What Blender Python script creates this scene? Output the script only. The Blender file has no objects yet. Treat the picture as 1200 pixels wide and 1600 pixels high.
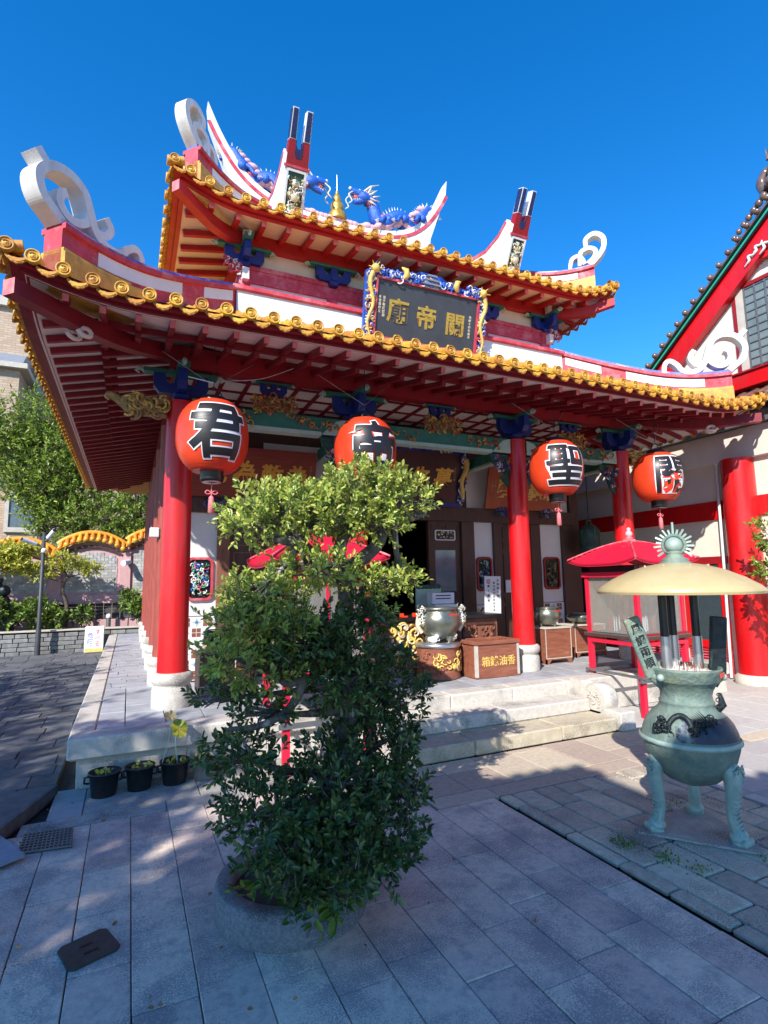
import bpy, bmesh, math, random
import numpy as np
from mathutils import Vector, Matrix
rnd = random.Random(7)
C = bpy.context.scene.collection
S = bpy.context.scene
PI = math.pi

# ---------------------------------------------------------------- camera, sky, sun, exposure
cam = bpy.data.cameras.new('camera'); cam_o = bpy.data.objects.new('camera', cam); C.objects.link(cam_o)
yaw, pitch, roll = math.radians(24.8166), math.radians(7.12678), math.radians(-0.92854)
fw = Vector((math.sin(yaw)*math.cos(pitch), math.cos(yaw)*math.cos(pitch), math.sin(pitch)))
r0 = fw.cross(Vector((0, 0, 1))).normalized(); u0 = r0.cross(fw)
rt = r0*math.cos(roll) + u0*math.sin(roll); up = u0*math.cos(roll) - r0*math.sin(roll)
cam_o.matrix_world = Matrix(((rt.x, up.x, -fw.x, 0), (rt.y, up.y, -fw.y, 0), (rt.z, up.z, -fw.z, 1.6), (0, 0, 0, 1)))
cam.sensor_fit = 'VERTICAL'; cam.sensor_height = 36.0; cam.lens = 857.26/1600*36.0
cam.clip_start = 0.05; cam.clip_end = 2000
S.camera = cam_o

SUN = Vector((1.0, 0.93, -1.0)).normalized()
el = math.asin(-SUN.z); az = math.atan2(-SUN.x, -SUN.y)
W = bpy.data.worlds.new('World'); S.world = W; W.use_nodes = True
nt = W.node_tree; bg = nt.nodes['Background']
sky = nt.nodes.new('ShaderNodeTexSky'); sky.sky_type = 'NISHITA'; sky.sun_disc = False
sky.sun_elevation = el; sky.sun_rotation = az; sky.altitude = 300; sky.air_density = 1.0; sky.dust_density = 0.0; sky.ozone_density = 4.5
hs = nt.nodes.new('ShaderNodeHueSaturation'); hs.inputs['Saturation'].default_value = 1.32; hs.inputs['Hue'].default_value = 0.503
nt.links.new(sky.outputs[0], hs.inputs['Color']); nt.links.new(hs.outputs[0], bg.inputs['Color'])
bg.inputs['Strength'].default_value = 0.132
sl = bpy.data.lights.new('sun', 'SUN'); sl.energy = 3.4; sl.angle = math.radians(0.5); sl.color = (1.0, 0.95, 0.88)
so = bpy.data.objects.new('sun', sl); C.objects.link(so)
so.rotation_euler = SUN.to_track_quat('-Z', 'Y').to_euler()
S.view_settings.view_transform = 'Standard'; S.view_settings.look = 'None'
S.view_settings.gamma = 1; S.view_settings.exposure = 1.14; S.view_settings.use_curve_mapping = False
S.cycles.max_bounces = 6; S.cycles.diffuse_bounces = 4; S.cycles.glossy_bounces = 3; S.cycles.transparent_max_bounces = 8
S.cycles.sample_clamp_indirect = 6

# ---------------------------------------------------------------- materials
def _n(t, k, **v):
    n = t.nodes.new(k)
    for a, b in v.items(): setattr(n, a, b)
    return n
def mat(name, col, col2=None, rough=.6, scale=6., bump=.0, bscale=40., metal=0., island=0., coat=0., mixlo=.35, mixhi=.7, stretch=None, col3=None, c3=(.62, .7), spec=.5, detail=6., trans=0., speck=None):
    """base colour varied by two octaves of noise, bump, optional per-piece variation and blotches"""
    m = bpy.data.materials.new(name); m.use_nodes = True; t = m.node_tree; b = t.nodes['Principled BSDF']
    L = t.links.new
    tc = _n(t, 'ShaderNodeTexCoord'); mp = _n(t, 'ShaderNodeMapping'); L(tc.outputs['Object'], mp.inputs['Vector'])
    if stretch: mp.inputs['Scale'].default_value = stretch
    nz = _n(t, 'ShaderNodeTexNoise'); nz.inputs['Scale'].default_value = scale; nz.inputs['Detail'].default_value = detail; nz.inputs['Roughness'].default_value = .65
    L(mp.outputs[0], nz.inputs['Vector'])
    if col2 is None: col2 = tuple(c*.8 for c in col)
    r = _n(t, 'ShaderNodeValToRGB'); L(nz.outputs['Fac'], r.inputs['Fac'])
    r.color_ramp.elements[0].position = mixlo; r.color_ramp.elements[0].color = (*col2, 1)
    r.color_ramp.elements[1].position = mixhi; r.color_ramp.elements[1].color = (*col, 1)
    out = r.outputs[0]
    if col3:
        n3 = _n(t, 'ShaderNodeTexNoise'); n3.inputs['Scale'].default_value = scale*.37; n3.inputs['Detail'].default_value = 8; n3.inputs['Roughness'].default_value = .7
        L(mp.outputs[0], n3.inputs['Vector']); r3 = _n(t, 'ShaderNodeValToRGB'); L(n3.outputs['Fac'], r3.inputs['Fac'])
        r3.color_ramp.elements[0].position = c3[0]; r3.color_ramp.elements[0].color = (0, 0, 0, 1); r3.color_ramp.elements[1].position = c3[1]; r3.color_ramp.elements[1].color = (1, 1, 1, 1)
        mx = _n(t, 'ShaderNodeMix', data_type='RGBA'); L(r3.outputs[0], mx.inputs['Factor']); L(out, mx.inputs['A']); mx.inputs['B'].default_value = (*col3, 1); out = mx.outputs['Result']
    if speck:                                  # fine dark pits, thick in some patches and thin in others
        col4, sc4, th4 = speck
        n4 = _n(t, 'ShaderNodeTexNoise'); n4.inputs['Scale'].default_value = sc4; n4.inputs['Detail'].default_value = 5; n4.inputs['Roughness'].default_value = .75; L(mp.outputs[0], n4.inputs['Vector'])
        n5 = _n(t, 'ShaderNodeTexNoise'); n5.inputs['Scale'].default_value = sc4/40; n5.inputs['Detail'].default_value = 4; L(mp.outputs[0], n5.inputs['Vector'])
        ad = _n(t, 'ShaderNodeMath', operation='MULTIPLY_ADD'); L(n5.outputs['Fac'], ad.inputs[0]); ad.inputs[1].default_value = .75; L(n4.outputs['Fac'], ad.inputs[2])
        r4 = _n(t, 'ShaderNodeValToRGB'); L(ad.outputs[0], r4.inputs['Fac']); r4.color_ramp.elements[0].position = th4; r4.color_ramp.elements[0].color = (0, 0, 0, 1); r4.color_ramp.elements[1].position = min(1, th4+.07); r4.color_ramp.elements[1].color = (1, 1, 1, 1)
        mx4 = _n(t, 'ShaderNodeMix', data_type='RGBA'); L(r4.outputs[0], mx4.inputs['Factor']); L(out, mx4.inputs['A']); mx4.inputs['B'].default_value = (*col4, 1); out = mx4.outputs['Result']
    if island:
        g = _n(t, 'ShaderNodeNewGeometry'); mr = _n(t, 'ShaderNodeMapRange'); L(g.outputs['Random Per Island'], mr.inputs['Value'])
        mr.inputs['To Min'].default_value = 1-island; mr.inputs['To Max'].default_value = 1+island
        hv = _n(t, 'ShaderNodeHueSaturation'); L(mr.outputs[0], hv.inputs['Value']); L(out, hv.inputs['Color']); out = hv.outputs[0]
        ms = _n(t, 'ShaderNodeMath', operation='MULTIPLY_ADD'); L(g.outputs['Random Per Island'], ms.inputs[0]); ms.inputs[1].default_value = .03; ms.inputs[2].default_value = .485; L(ms.outputs[0], hv.inputs['Hue'])
    L(out, b.inputs['Base Color'])
    rr = _n(t, 'ShaderNodeMapRange'); L(nz.outputs['Fac'], rr.inputs['Value']); rr.inputs['To Min'].default_value = min(1, rough*1.25); rr.inputs['To Max'].default_value = rough*.8
    L(rr.outputs[0], b.inputs['Roughness'])
    b.inputs['Metallic'].default_value = metal; b.inputs['Coat Weight'].default_value = coat; b.inputs['Coat Roughness'].default_value = .12
    b.inputs['Specular IOR Level'].default_value = spec
    if bump:
        n2 = _n(t, 'ShaderNodeTexNoise'); n2.inputs['Scale'].default_value = bscale; n2.inputs['Detail'].default_value = 8; n2.inputs['Roughness'].default_value = .7
        L(mp.outputs[0], n2.inputs['Vector']); bp = _n(t, 'ShaderNodeBump'); bp.inputs['Strength'].default_value = bump; bp.inputs['Distance'].default_value = .02
        L(n2.outputs['Fac'], bp.inputs['Height']); L(bp.outputs[0], b.inputs['Normal'])
    if trans:
        tl = _n(t, 'ShaderNodeBsdfTranslucent'); L(out, tl.inputs['Color']); ms2 = _n(t, 'ShaderNodeMixShader'); ms2.inputs[0].default_value = trans
        L(b.outputs[0], ms2.inputs[1]); L(tl.outputs[0], ms2.inputs[2]); L(ms2.outputs[0], t.nodes['Material Output'].inputs['Surface'])
    return m
def glass(name, col, rough=.05, alpha=.25):
    m = bpy.data.materials.new(name); m.use_nodes = True; t = m.node_tree; b = t.nodes['Principled BSDF']
    nz = _n(t, 'ShaderNodeTexNoise'); nz.inputs['Scale'].default_value = 9; nz.inputs['Detail'].default_value = 8
    mr = _n(t, 'ShaderNodeMapRange'); mr.inputs['To Min'].default_value = alpha*.6; mr.inputs['To Max'].default_value = min(1, alpha*1.5); t.links.new(nz.outputs['Fac'], mr.inputs['Value']); t.links.new(mr.outputs[0], b.inputs['Alpha'])
    b.inputs['Base Color'].default_value = (*col, 1); b.inputs['Roughness'].default_value = rough
    return m
M = {}
M['red'] = mat('red_lacquer', (.70, .006, .009), (.54, .005, .008), rough=.34, scale=5, coat=.18, bump=.12, bscale=9, col3=(.46, .03, .03), c3=(.50, .72), stretch=(1, 1, .35))
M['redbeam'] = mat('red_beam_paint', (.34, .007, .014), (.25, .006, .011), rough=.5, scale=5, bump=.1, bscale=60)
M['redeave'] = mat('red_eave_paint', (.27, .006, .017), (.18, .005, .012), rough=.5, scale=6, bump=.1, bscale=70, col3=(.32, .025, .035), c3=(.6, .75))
M['redorange'] = mat('upper_eave_red', (.50, .014, .014), (.38, .01, .01), rough=.5, scale=6, bump=.1, bscale=70)
M['pinkred'] = mat('faded_pink_red', (.62, .07, .1), (.45, .03, .05), rough=.6, scale=9, bump=.1, bscale=60, col3=(.7, .25, .27), c3=(.5, .7))
M['pinkend'] = mat('rafter_end_pink', (.8, .26, .26), (.65, .12, .14), rough=.6, scale=12)
M['cream'] = mat('cream_plaster', (.78, .66, .50), (.70, .58, .43), rough=.8, scale=4, bump=.08, bscale=80)
M['soffit'] = mat('soffit_board', (.82, .75, .68), (.72, .65, .58), rough=.8, scale=5, bump=.05)
M['white'] = mat('white_paint', (.80, .80, .80), (.70, .71, .73), rough=.55, scale=4, bump=.05, bscale=60, col3=(.62, .62, .62), c3=(.62, .8))
M['curlwhite'] = mat('weathered_white_render', (.78, .77, .74), (.68, .66, .62), rough=.65, scale=5, bump=.15, bscale=50, col3=(.50, .47, .42), c3=(.52, .74), stretch=(2.2, 2.2, .5))
M['plaster'] = mat('white_wall_plaster', (.74, .71, .70), (.67, .64, .63), rough=.85, scale=2.5, bump=.08, bscale=90, col3=(.62, .58, .56), c3=(.58, .8))
M['plaster2'] = mat('cream_wall_plaster', (.76, .68, .58), (.70, .62, .52), rough=.85, scale=2.0, bump=.1, bscale=90)
M['tile'] = mat('amber_glazed_tile', (.70, .38, .05), (.52, .25, .03), rough=.5, scale=14, coat=.08, bump=.2, bscale=60, island=.2, col3=(.36, .18, .05), c3=(.52, .72))
M['navy'] = mat('navy_paint', (.02, .035, .12), (.012, .02, .08), rough=.4)
M['blue'] = mat('bright_blue_paint', (.006, .032, .24), (.005, .02, .15), rough=.45, scale=10)
M['bluetrim'] = mat('ridge_blue_paint', (.12, .17, .55), (.07, .1, .4), rough=.5, scale=8, col3=(.5, .5, .7), c3=(.5, .6))
M['dragonblue'] = mat('dragon_blue_glaze', (.03, .17, .66), (.015, .08, .45), rough=.35, scale=20, bump=.6, bscale=60)
M['cloudpink'] = mat('pale_pink_ceramic', (.75, .45, .48), (.65, .35, .4), rough=.5, scale=12)
M['palecream'] = mat('pale_cream_ceramic', (.78, .72, .55), (.62, .52, .34), rough=.45, scale=25, bump=.3, bscale=40)
M['gold'] = mat('gold_leaf', (.78, .48, .09), (.55, .3, .05), rough=.32, scale=30, metal=.6, bump=.2, bscale=40)
M['goldpaint'] = mat('yellow_gold_paint', (.80, .58, .16), (.62, .4, .08), rough=.45, scale=25, bump=.15)
M['bronzegold'] = mat('dull_gold_carving', (.48, .33, .12), (.22, .14, .05), rough=.5, scale=25, bump=.3)
M['green'] = mat('green_beam_paint', (.03, .2, .13), (.02, .13, .09), rough=.55, scale=7, bump=.05)
M['palegreen'] = mat('pale_green_moulding', (.42, .58, .47), (.33, .48, .39), rough=.6)
M['darkgreen'] = mat('dark_green_carving', (.03, .12, .07), (.02, .06, .04), rough=.5, scale=20, bump=.3)
M['purple'] = mat('violet_paint', (.2, .05, .28), (.12, .03, .18), rough=.5)
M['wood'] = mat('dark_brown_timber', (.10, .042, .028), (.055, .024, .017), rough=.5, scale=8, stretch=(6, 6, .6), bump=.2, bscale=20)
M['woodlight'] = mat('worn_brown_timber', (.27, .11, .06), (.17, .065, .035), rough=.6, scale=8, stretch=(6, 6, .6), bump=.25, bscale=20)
M['fadedcol'] = mat('faded_side_timber', (.36, .075, .05), (.24, .045, .03), rough=.6, scale=7, stretch=(5, 5, .7), bump=.2, bscale=24)
M['boxwood'] = mat('reddish_box_timber', (.33, .115, .06), (.20, .06, .035), rough=.6, scale=5, stretch=(1, 4, 6), bump=.25, bscale=26, col3=(.42, .2, .12), c3=(.6, .7))
M['black'] = mat('black_paint', (.012, .012, .014), (.008, .008, .009), rough=.35)
M['blackink'] = mat('black_ink', (.016, .016, .018), (.01, .01, .012), rough=.4)
M['whiteline'] = mat('white_ink', (.8, .8, .82), (.74, .74, .78), rough=.6)
M['charcoal'] = mat('charcoal_board', (.055, .058, .064), (.04, .042, .047), rough=.45, scale=5, bump=.05)
M['board'] = mat('maroon_board', (.27, .045, .022), (.19, .03, .016), rough=.5, scale=5, stretch=(.6, 3, 6), bump=.06)
M['boarddark'] = mat('dark_maroon_board', (.075, .016, .012), (.05, .012, .01), rough=.4, scale=5)
M['boardorange'] = mat('orange_red_board', (.42, .10, .035), (.33, .07, .025), rough=.55, scale=5)
M['lantern'] = mat('red_lantern_vinyl', (.85, .075, .02), (.74, .05, .014), rough=.38, scale=3, coat=.25, trans=.18)
M['stone'] = mat('pale_granite', (.63, .58, .50), (.50, .46, .40), rough=.8, scale=22, bump=.3, bscale=110, col3=(.46, .38, .27), c3=(.56, .75), speck=((.26, .24, .21), 140., .93))
M['concrete'] = mat('weathered_concrete', (.46, .43, .38), (.30, .28, .25), rough=.9, scale=12, bump=.4, bscale=90, col3=(.5, .38, .22), c3=(.58, .74), speck=((.14, .13, .12), 110., .93))
M['stoneyel'] = mat('yellowed_granite', (.56, .49, .36), (.44, .37, .26), rough=.8, scale=16, bump=.35, bscale=90, col3=(.56, .42, .2), c3=(.55, .72), speck=((.24, .2, .14), 130., .95))
M['platslab'] = mat('blue_grey_slate_tile', (.42, .43, .45), (.31, .32, .34), rough=.55, scale=9, bump=.2, bscale=70, island=.13)
M['slab'] = mat('pinkish_granite_slab', (.80, .62, .50), (.60, .465, .38), rough=.8, scale=30, bump=.35, bscale=150, island=.12, col3=(.33, .285, .27), c3=(.50, .72), speck=((.34, .285, .265), 130., .885), mixlo=.3, mixhi=.75)
M['slabold'] = mat('old_yellow_paving', (.62, .54, .41), (.44, .38, .29), rough=.85, scale=20, bump=.5, bscale=90, island=.22, col3=(.36, .31, .25), c3=(.55, .72), speck=((.24, .2, .16), 100., .93))
M['slabbrown'] = mat('tan_paving', (.56, .45, .34), (.42, .34, .26), rough=.85, scale=24, bump=.5, bscale=50, island=.15, col3=(.5, .38, .2), c3=(.58, .74))
M['slabpale'] = mat('pale_paving', (.50, .47, .44), (.42, .39, .36), rough=.85, scale=16, bump=.4, bscale=50, island=.12)
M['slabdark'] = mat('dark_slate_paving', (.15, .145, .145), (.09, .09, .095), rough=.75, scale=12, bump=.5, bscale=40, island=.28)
M['ground'] = mat('joint_dirt', (.075, .068, .06), (.04, .038, .035), rough=.95, scale=15, bump=.3)
M['soil'] = mat('garden_soil', (.10, .07, .05), (.05, .04, .03), rough=.95, scale=12, bump=.6)
M['verdigris'] = mat('verdigris_bronze', (.25, .32, .265), (.13, .195, .165), rough=.5, scale=9, metal=.25, bump=.7, bscale=34, col3=(.34, .36, .22), c3=(.52, .68))
M['verdpale'] = mat('pale_verdigris', (.40, .50, .43), (.25, .35, .30), rough=.5, scale=14, metal=.2, bump=.2)
M['bluepatch'] = mat('dark_blue_stain', (.025, .04, .075), (.012, .018, .035), rough=.35, scale=16, col3=(.14, .18, .18), c3=(.56, .62), bump=.3, metal=.2)
M['darkbronze'] = mat('blackened_bronze', (.03, .045, .05), (.015, .02, .022), rough=.35, metal=.5, bump=.4, scale=20)
M['hat'] = mat('ochre_enamel', (.54, .43, .22), (.47, .36, .17), rough=.38, scale=4, coat=.2, bump=.06, bscale=30, col3=(.46, .33, .15), c3=(.52, .78), speck=((.3, .22, .1), 60., 1.0))
M['greybronze'] = mat('grey_green_bronze', (.30, .31, .25), (.17, .18, .15), rough=.3, scale=9, metal=.75, bump=.2)
M['steel'] = mat('brushed_steel', (.62, .62, .62), (.5, .5, .5), rough=.3, metal=.9)
M['greymetal'] = mat('grey_metal', (.22, .225, .23), (.16, .165, .17), rough=.45, metal=.5)
M['ash'] = mat('white_ash', (.75, .74, .72), (.6, .59, .57), rough=.95, scale=30, bump=.5)
M['cabred'] = mat('cabinet_red_paint', (.66, .012, .05), (.54, .01, .035), rough=.42, scale=8, bump=.06, col3=(.7, .16, .2), c3=(.66, .8))
M['pottery'] = mat('black_plastic', (.012, .013, .014), (.008, .008, .009), rough=.35)
M['brickgrey'] = mat('grey_brick', (.50, .50, .48), (.36, .36, .35), rough=.85, scale=10, bump=.4, island=.22)
M['brickside'] = mat('dark_brick', (.10, .10, .10), (.06, .06, .06), rough=.85, scale=10, bump=.4, island=.22)
M['pinkwall'] = mat('pink_render', (.62, .38, .38), (.52, .3, .31), rough=.8, scale=5, bump=.1)
M['orangetile'] = mat('orange_ridge_tile', (.80, .36, .03), (.66, .24, .015), rough=.35, scale=9, coat=.4, bump=.2, island=.12)
M['tanbrick'] = mat('tan_brick', (.46, .31, .21), (.36, .23, .15), rough=.85, scale=6, bump=.2)
M['greyroof'] = mat('grey_sheet_roof', (.26, .27, .3), (.2, .21, .23), rough=.5)
M['limestone'] = mat('limestone_trim', (.55, .50, .42), (.46, .41, .34), rough=.8, scale=7, bump=.1)
M['browntile'] = mat('brown_glazed_tile', (.19, .12, .09), (.11, .07, .055), rough=.25, scale=12, coat=.5, island=.12)
M['teal'] = mat('teal_green_paint', (.03, .40, .24), (.02, .32, .2), rough=.45)
M['windowglass'] = mat('window_glass', (.15, .2, .23), (.09, .12, .14), rough=.12, scale=2, spec=.8)
M['frosted'] = mat('frosted_window_glass', (.20, .25, .24), (.14, .18, .175), rough=.25, scale=3)
M['darkglass'] = mat('dark_speckled_glass', (.05, .075, .085), (.03, .045, .052), rough=.35, scale=60)
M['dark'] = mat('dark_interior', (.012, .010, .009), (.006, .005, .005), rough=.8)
M['trunk'] = mat('grey_mottled_bark', (.20, .18, .15), (.05, .045, .04), rough=.9, scale=18, bump=.8, bscale=30, stretch=(1, 1, .5), col3=(.42, .41, .36), c3=(.56, .62))
M['bark'] = mat('brown_bark', (.14, .11, .085), (.07, .055, .045), rough=.9, scale=14, bump=.7, bscale=24, stretch=(1, 1, .4))
def leafmat(name, a, b, tr=.28, rough=.38):
    m = bpy.data.materials.new(name); m.use_nodes = True; t = m.node_tree; p = t.nodes['Principled BSDF']; L = t.links.new
    g = _n(t, 'ShaderNodeNewGeometry'); r = _n(t, 'ShaderNodeValToRGB'); L(g.outputs['Random Per Island'], r.inputs['Fac'])
    r.color_ramp.elements[0].color = (*a, 1); r.color_ramp.elements[1].color = (*b, 1)
    tc = _n(t, 'ShaderNodeTexCoord'); nz = _n(t, 'ShaderNodeTexNoise'); nz.inputs['Scale'].default_value = 3.5; L(tc.outputs['Object'], nz.inputs['Vector'])
    hv = _n(t, 'ShaderNodeHueSaturation'); L(r.outputs[0], hv.inputs['Color']); mr = _n(t, 'ShaderNodeMapRange'); mr.inputs['From Min'].default_value = .3; mr.inputs['From Max'].default_value = .7
    mr.inputs['To Min'].default_value = .75; mr.inputs['To Max'].default_value = 1.25; L(nz.outputs['Fac'], mr.inputs['Value']); L(mr.outputs[0], hv.inputs['Value'])
    L(hv.outputs[0], p.inputs['Base Color']); p.inputs['Roughness'].default_value = rough; p.inputs['Coat Weight'].default_value = .15
    tl = _n(t, 'ShaderNodeBsdfTranslucent'); L(hv.outputs[0], tl.inputs['Color']); ms = _n(t, 'ShaderNodeMixShader'); ms.inputs[0].default_value = tr
    L(p.outputs[0], ms.inputs[1]); L(tl.outputs[0], ms.inputs[2]); L(ms.outputs[0], t.nodes['Material Output'].inputs['Surface'])
    return m
M['leaf'] = leafmat('glossy_bonsai_leaf', (.022, .06, .018), (.12, .19, .04), tr=.25, rough=.3)  # dark leaf copy, shade of the lower tiers put into its colour
M['leafsunlit'] = leafmat('sunlit_bonsai_leaf', (.20, .32, .05), (.62, .64, .14), tr=.42, rough=.3)  # bright leaf copy, sunlight on the upper tiers put into its colour
M['leafbg'] = leafmat('tree_leaf', (.09, .19, .02), (.40, .48, .07), tr=.4)
M['leafyel'] = leafmat('yellow_green_leaf', (.34, .42, .04), (.70, .62, .10), tr=.4)
M['leaflow'] = leafmat('low_shrub_leaf', (.06, .14, .02), (.24, .32, .05))
M['leafdry'] = leafmat('dry_leaf', (.3, .14, .05), (.5, .28, .1))


M['darkpost'] = mat('dark_grey_post_paint', (.05, .055, .06), (.035, .038, .042), rough=.5)
M['wallstone'] = mat('rough_grey_wall_stone', (.26, .26, .245), (.15, .15, .145), rough=.9, scale=10, bump=.5, island=.25)
M['greenbell'] = mat('dull_green_bell_bronze', (.06, .11, .09), (.03, .055, .045), rough=.5, metal=.4, bump=.2)
M['lotusleaf'] = mat('yellowing_lotus_leaf', (.55, .45, .04), (.2, .3, .03), rough=.5, scale=14, mixlo=.45, mixhi=.55, col3=(.35, .15, .04), c3=(.6, .7))
M['lotusdry'] = mat('dry_lotus_leaf', (.5, .4, .2), (.3, .22, .1), rough=.7, scale=20)
M['manhole'] = mat('dark_green_iron', (.035, .048, .044), (.02, .028, .026), rough=.55, scale=20, bump=.3)
M['bluemat'] = mat('pale_blue_plastic', (.22, .30, .38), (.16, .23, .30), rough=.5, scale=10)
# ---------------------------------------------------------------- builders
WL = {}
class MB:
    def __init__(s): s.v = []; s.f = []; s.mi = []; s.sm = []; s.mats = []; s.cur = 0
    def use(s, m):
        m = M[m] if isinstance(m, str) else m
        if m not in s.mats: s.mats.append(m)
        s.cur = s.mats.index(m); return s
    def add(s, vs, fs, smooth=False):
        o = len(s.v); s.v.extend([tuple(p) for p in vs])
        for f in fs: s.f.append([o+i for i in f]); s.mi.append(s.cur); s.sm.append(smooth)
        return s
    def box(s, a, b, bev=0.):
        x0, y0, z0 = [min(p, q) for p, q in zip(a, b)]; x1, y1, z1 = [max(p, q) for p, q in zip(a, b)]
        if bev <= 0:
            return s.add([(x0,y0,z0),(x1,y0,z0),(x1,y1,z0),(x0,y1,z0),(x0,y0,z1),(x1,y0,z1),(x1,y1,z1),(x0,y1,z1)],
                         [(3,2,1,0),(4,5,6,7),(0,1,5,4),(1,2,6,5),(2,3,7,6),(3,0,4,7)])
        return s.obox(Vector(((x0+x1)/2,(y0+y1)/2,(z0+z1)/2)), Vector((1,0,0)), Vector((0,1,0)), Vector((0,0,1)), x1-x0, y1-y0, z1-z0, bev)
    def obox(s, c, X, Y, Z, w, d, h, bev=0.):
        c, X, Y, Z = Vector(c), Vector(X), Vector(Y), Vector(Z)
        w, d, h = w/2, d/2, h/2
        if bev <= 0:
            P = [c + X*w*i + Y*d*j + Z*h*k for k in (-1, 1) for i, j in ((-1,-1),(1,-1),(1,1),(-1,1))]
            return s.add(P, [(3,2,1,0),(4,5,6,7),(0,1,5,4),(1,2,6,5),(2,3,7,6),(3,0,4,7)])
        b = min(bev, w*.9, d*.9, h*.9)
        # octagonal plan, chamfered top and bottom
        def ring(iw, idp, z): 
            q = [(iw-b, -idp), (iw, -idp+b), (iw, idp-b), (iw-b, idp), (-iw+b, idp), (-iw, idp-b), (-iw, -idp+b), (-iw+b, -idp)]
            return [c + X*a + Y*e + Z*z for a, e in q]
        R = [ring(w-b, d-b, -h), ring(w, d, -h+b), ring(w, d, h-b), ring(w-b, d-b, h)]
        P = sum(R, []); F = [tuple(range(7, -1, -1)), tuple(range(24, 32))]
        for k in range(3):
            for i in range(8):
                j = (i+1) % 8; F.append((k*8+i, k*8+j, k*8+8+j, k*8+8+i))
        return s.add(P, F)
    def beam(s, p, q, w, h, up=(0, 0, 1), bev=0.):
        p, q = Vector(p), Vector(q); d = q-p; L = d.length; d.normalize()
        side = d.cross(Vector(up)).normalized(); u = side.cross(d)
        return s.obox((p+q)/2, d, side, u, L, w, h, bev)
    def tube(s, path, rad, n=8, cap=True, smooth=True, flat=1., up=(0, 0, 1)):
        P = [Vector(p) for p in path]; k = len(P)
        if not hasattr(rad, '__len__'): rad = [rad]*k
        vs = []; prev = None
        for i in range(k):
            d = (P[min(i+1, k-1)] - P[max(i-1, 0)])
            if d.length < 1e-9: d = Vector((0, 0, 1))
            d.normalize()
            if prev is None:
                a = Vector(up) if abs(d.dot(Vector(up))) < .95 else Vector((1, 0, 0))
                prev = d.cross(a).normalized()
            x = (prev - d*prev.dot(d)).normalized(); y = d.cross(x); prev = x
            for j in range(n):
                t = 2*PI*j/n; vs.append(P[i] + x*math.cos(t)*rad[i] + y*math.sin(t)*rad[i]*flat)
        fs = [(i*n+j, i*n+(j+1) % n, (i+1)*n+(j+1) % n, (i+1)*n+j) for i in range(k-1) for j in range(n)]
        s.add(vs, fs, smooth)
        if cap:
            s.add(vs[:n], [tuple(range(n-1, -1, -1))]); s.add(vs[-n:], [tuple(range(n))])
        return s
    def lathe(s, prof, c=(0, 0, 0), n=32, axis=(0, 0, 1), smooth=True, sx=1., sy=1., cap=True, rot=0.):
        A = Vector(axis).normalized(); X = A.orthogonal().normalized() if abs(A.z) < .999 else Vector((1, 0, 0)); Y = A.cross(X); c = Vector(c)
        vs = [c + X*math.cos(2*PI*j/n+rot)*r*sx + Y*math.sin(2*PI*j/n+rot)*r*sy + A*z for r, z in prof for j in range(n)]
        k = len(prof)
        s.add(vs, [(i*n+j, i*n+(j+1) % n, (i+1)*n+(j+1) % n, (i+1)*n+j) for i in range(k-1) for j in range(n)], smooth)
        if cap:
            if prof[0][0] > 1e-6: s.add(vs[:n], [tuple(range(n-1, -1, -1))])
            if prof[-1][0] > 1e-6: s.add(vs[-n:], [tuple(range(n))])
        return s
    def ball(s, c, r, n=10, sq=(1, 1, 1), smooth=True):
        c = Vector(c); m = max(4, n//2+1)
        prof = [(math.sin(PI*i/m)*1.0, -math.cos(PI*i/m)) for i in range(m+1)]
        vs = [c + Vector((math.cos(2*PI*j/n)*p*r*sq[0], math.sin(2*PI*j/n)*p*r*sq[1], z*r*sq[2])) for p, z in prof for j in range(n)]
        return s.add(vs, [(i*n+j, i*n+(j+1) % n, (i+1)*n+(j+1) % n, (i+1)*n+j) for i in range(m) for j in range(n)], smooth)
    def prism(s, poly, o, u, v, t, smooth=False):
        """2-D polygon (counter-clockwise seen against n = u x v) extruded from o by t along n"""
        o, u, v = Vector(o), Vector(u).normalized(), Vector(v).normalized(); n = u.cross(v)
        k = len(poly); a = [o + u*p[0] + v*p[1] for p in poly]; b = [p + n*t for p in a]
        s.add(a+b, [tuple(range(k-1, -1, -1)), tuple(range(k, 2*k))]); s.add(a+b, [(i, (i+1) % k, k+(i+1) % k, k+i) for i in range(k)], smooth)
        return s
    def ribbon(s, pts, hw, o, u, v, t, closed=False):
        """band of half-width hw along a 2-D centre line, thickness t along u x v"""
        o, u, v = Vector(o), Vector(u).normalized(), Vector(v).normalized(); n = u.cross(v)
        P = [Vector((p[0], p[1])) for p in pts]; k = len(P)
        if not hasattr(hw, '__len__'): hw = [hw]*k
        L = []; R = []
        for i in range(k):
            d = (P[min(i+1, k-1)] - P[max(i-1, 0)]).normalized(); nn = Vector((-d.y, d.x))
            L.append(P[i] + nn*hw[i]); R.append(P[i] - nn*hw[i])
        def W3(p, z): return o + u*p.x + v*p.y + n*z
        vs = []
        for i in range(k): vs += [W3(L[i], 0), W3(R[i], 0), W3(R[i], t), W3(L[i], t)]
        fs = []
        for i in range(k-1):
            for j in range(4): fs.append((i*4+j, i*4+(j+1) % 4, i*4+4+(j+1) % 4, i*4+4+j))
        fs += [(3, 2, 1, 0), (k*4-4, k*4-3, k*4-2, k*4-1)]
        return s.add(vs, fs)
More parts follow.
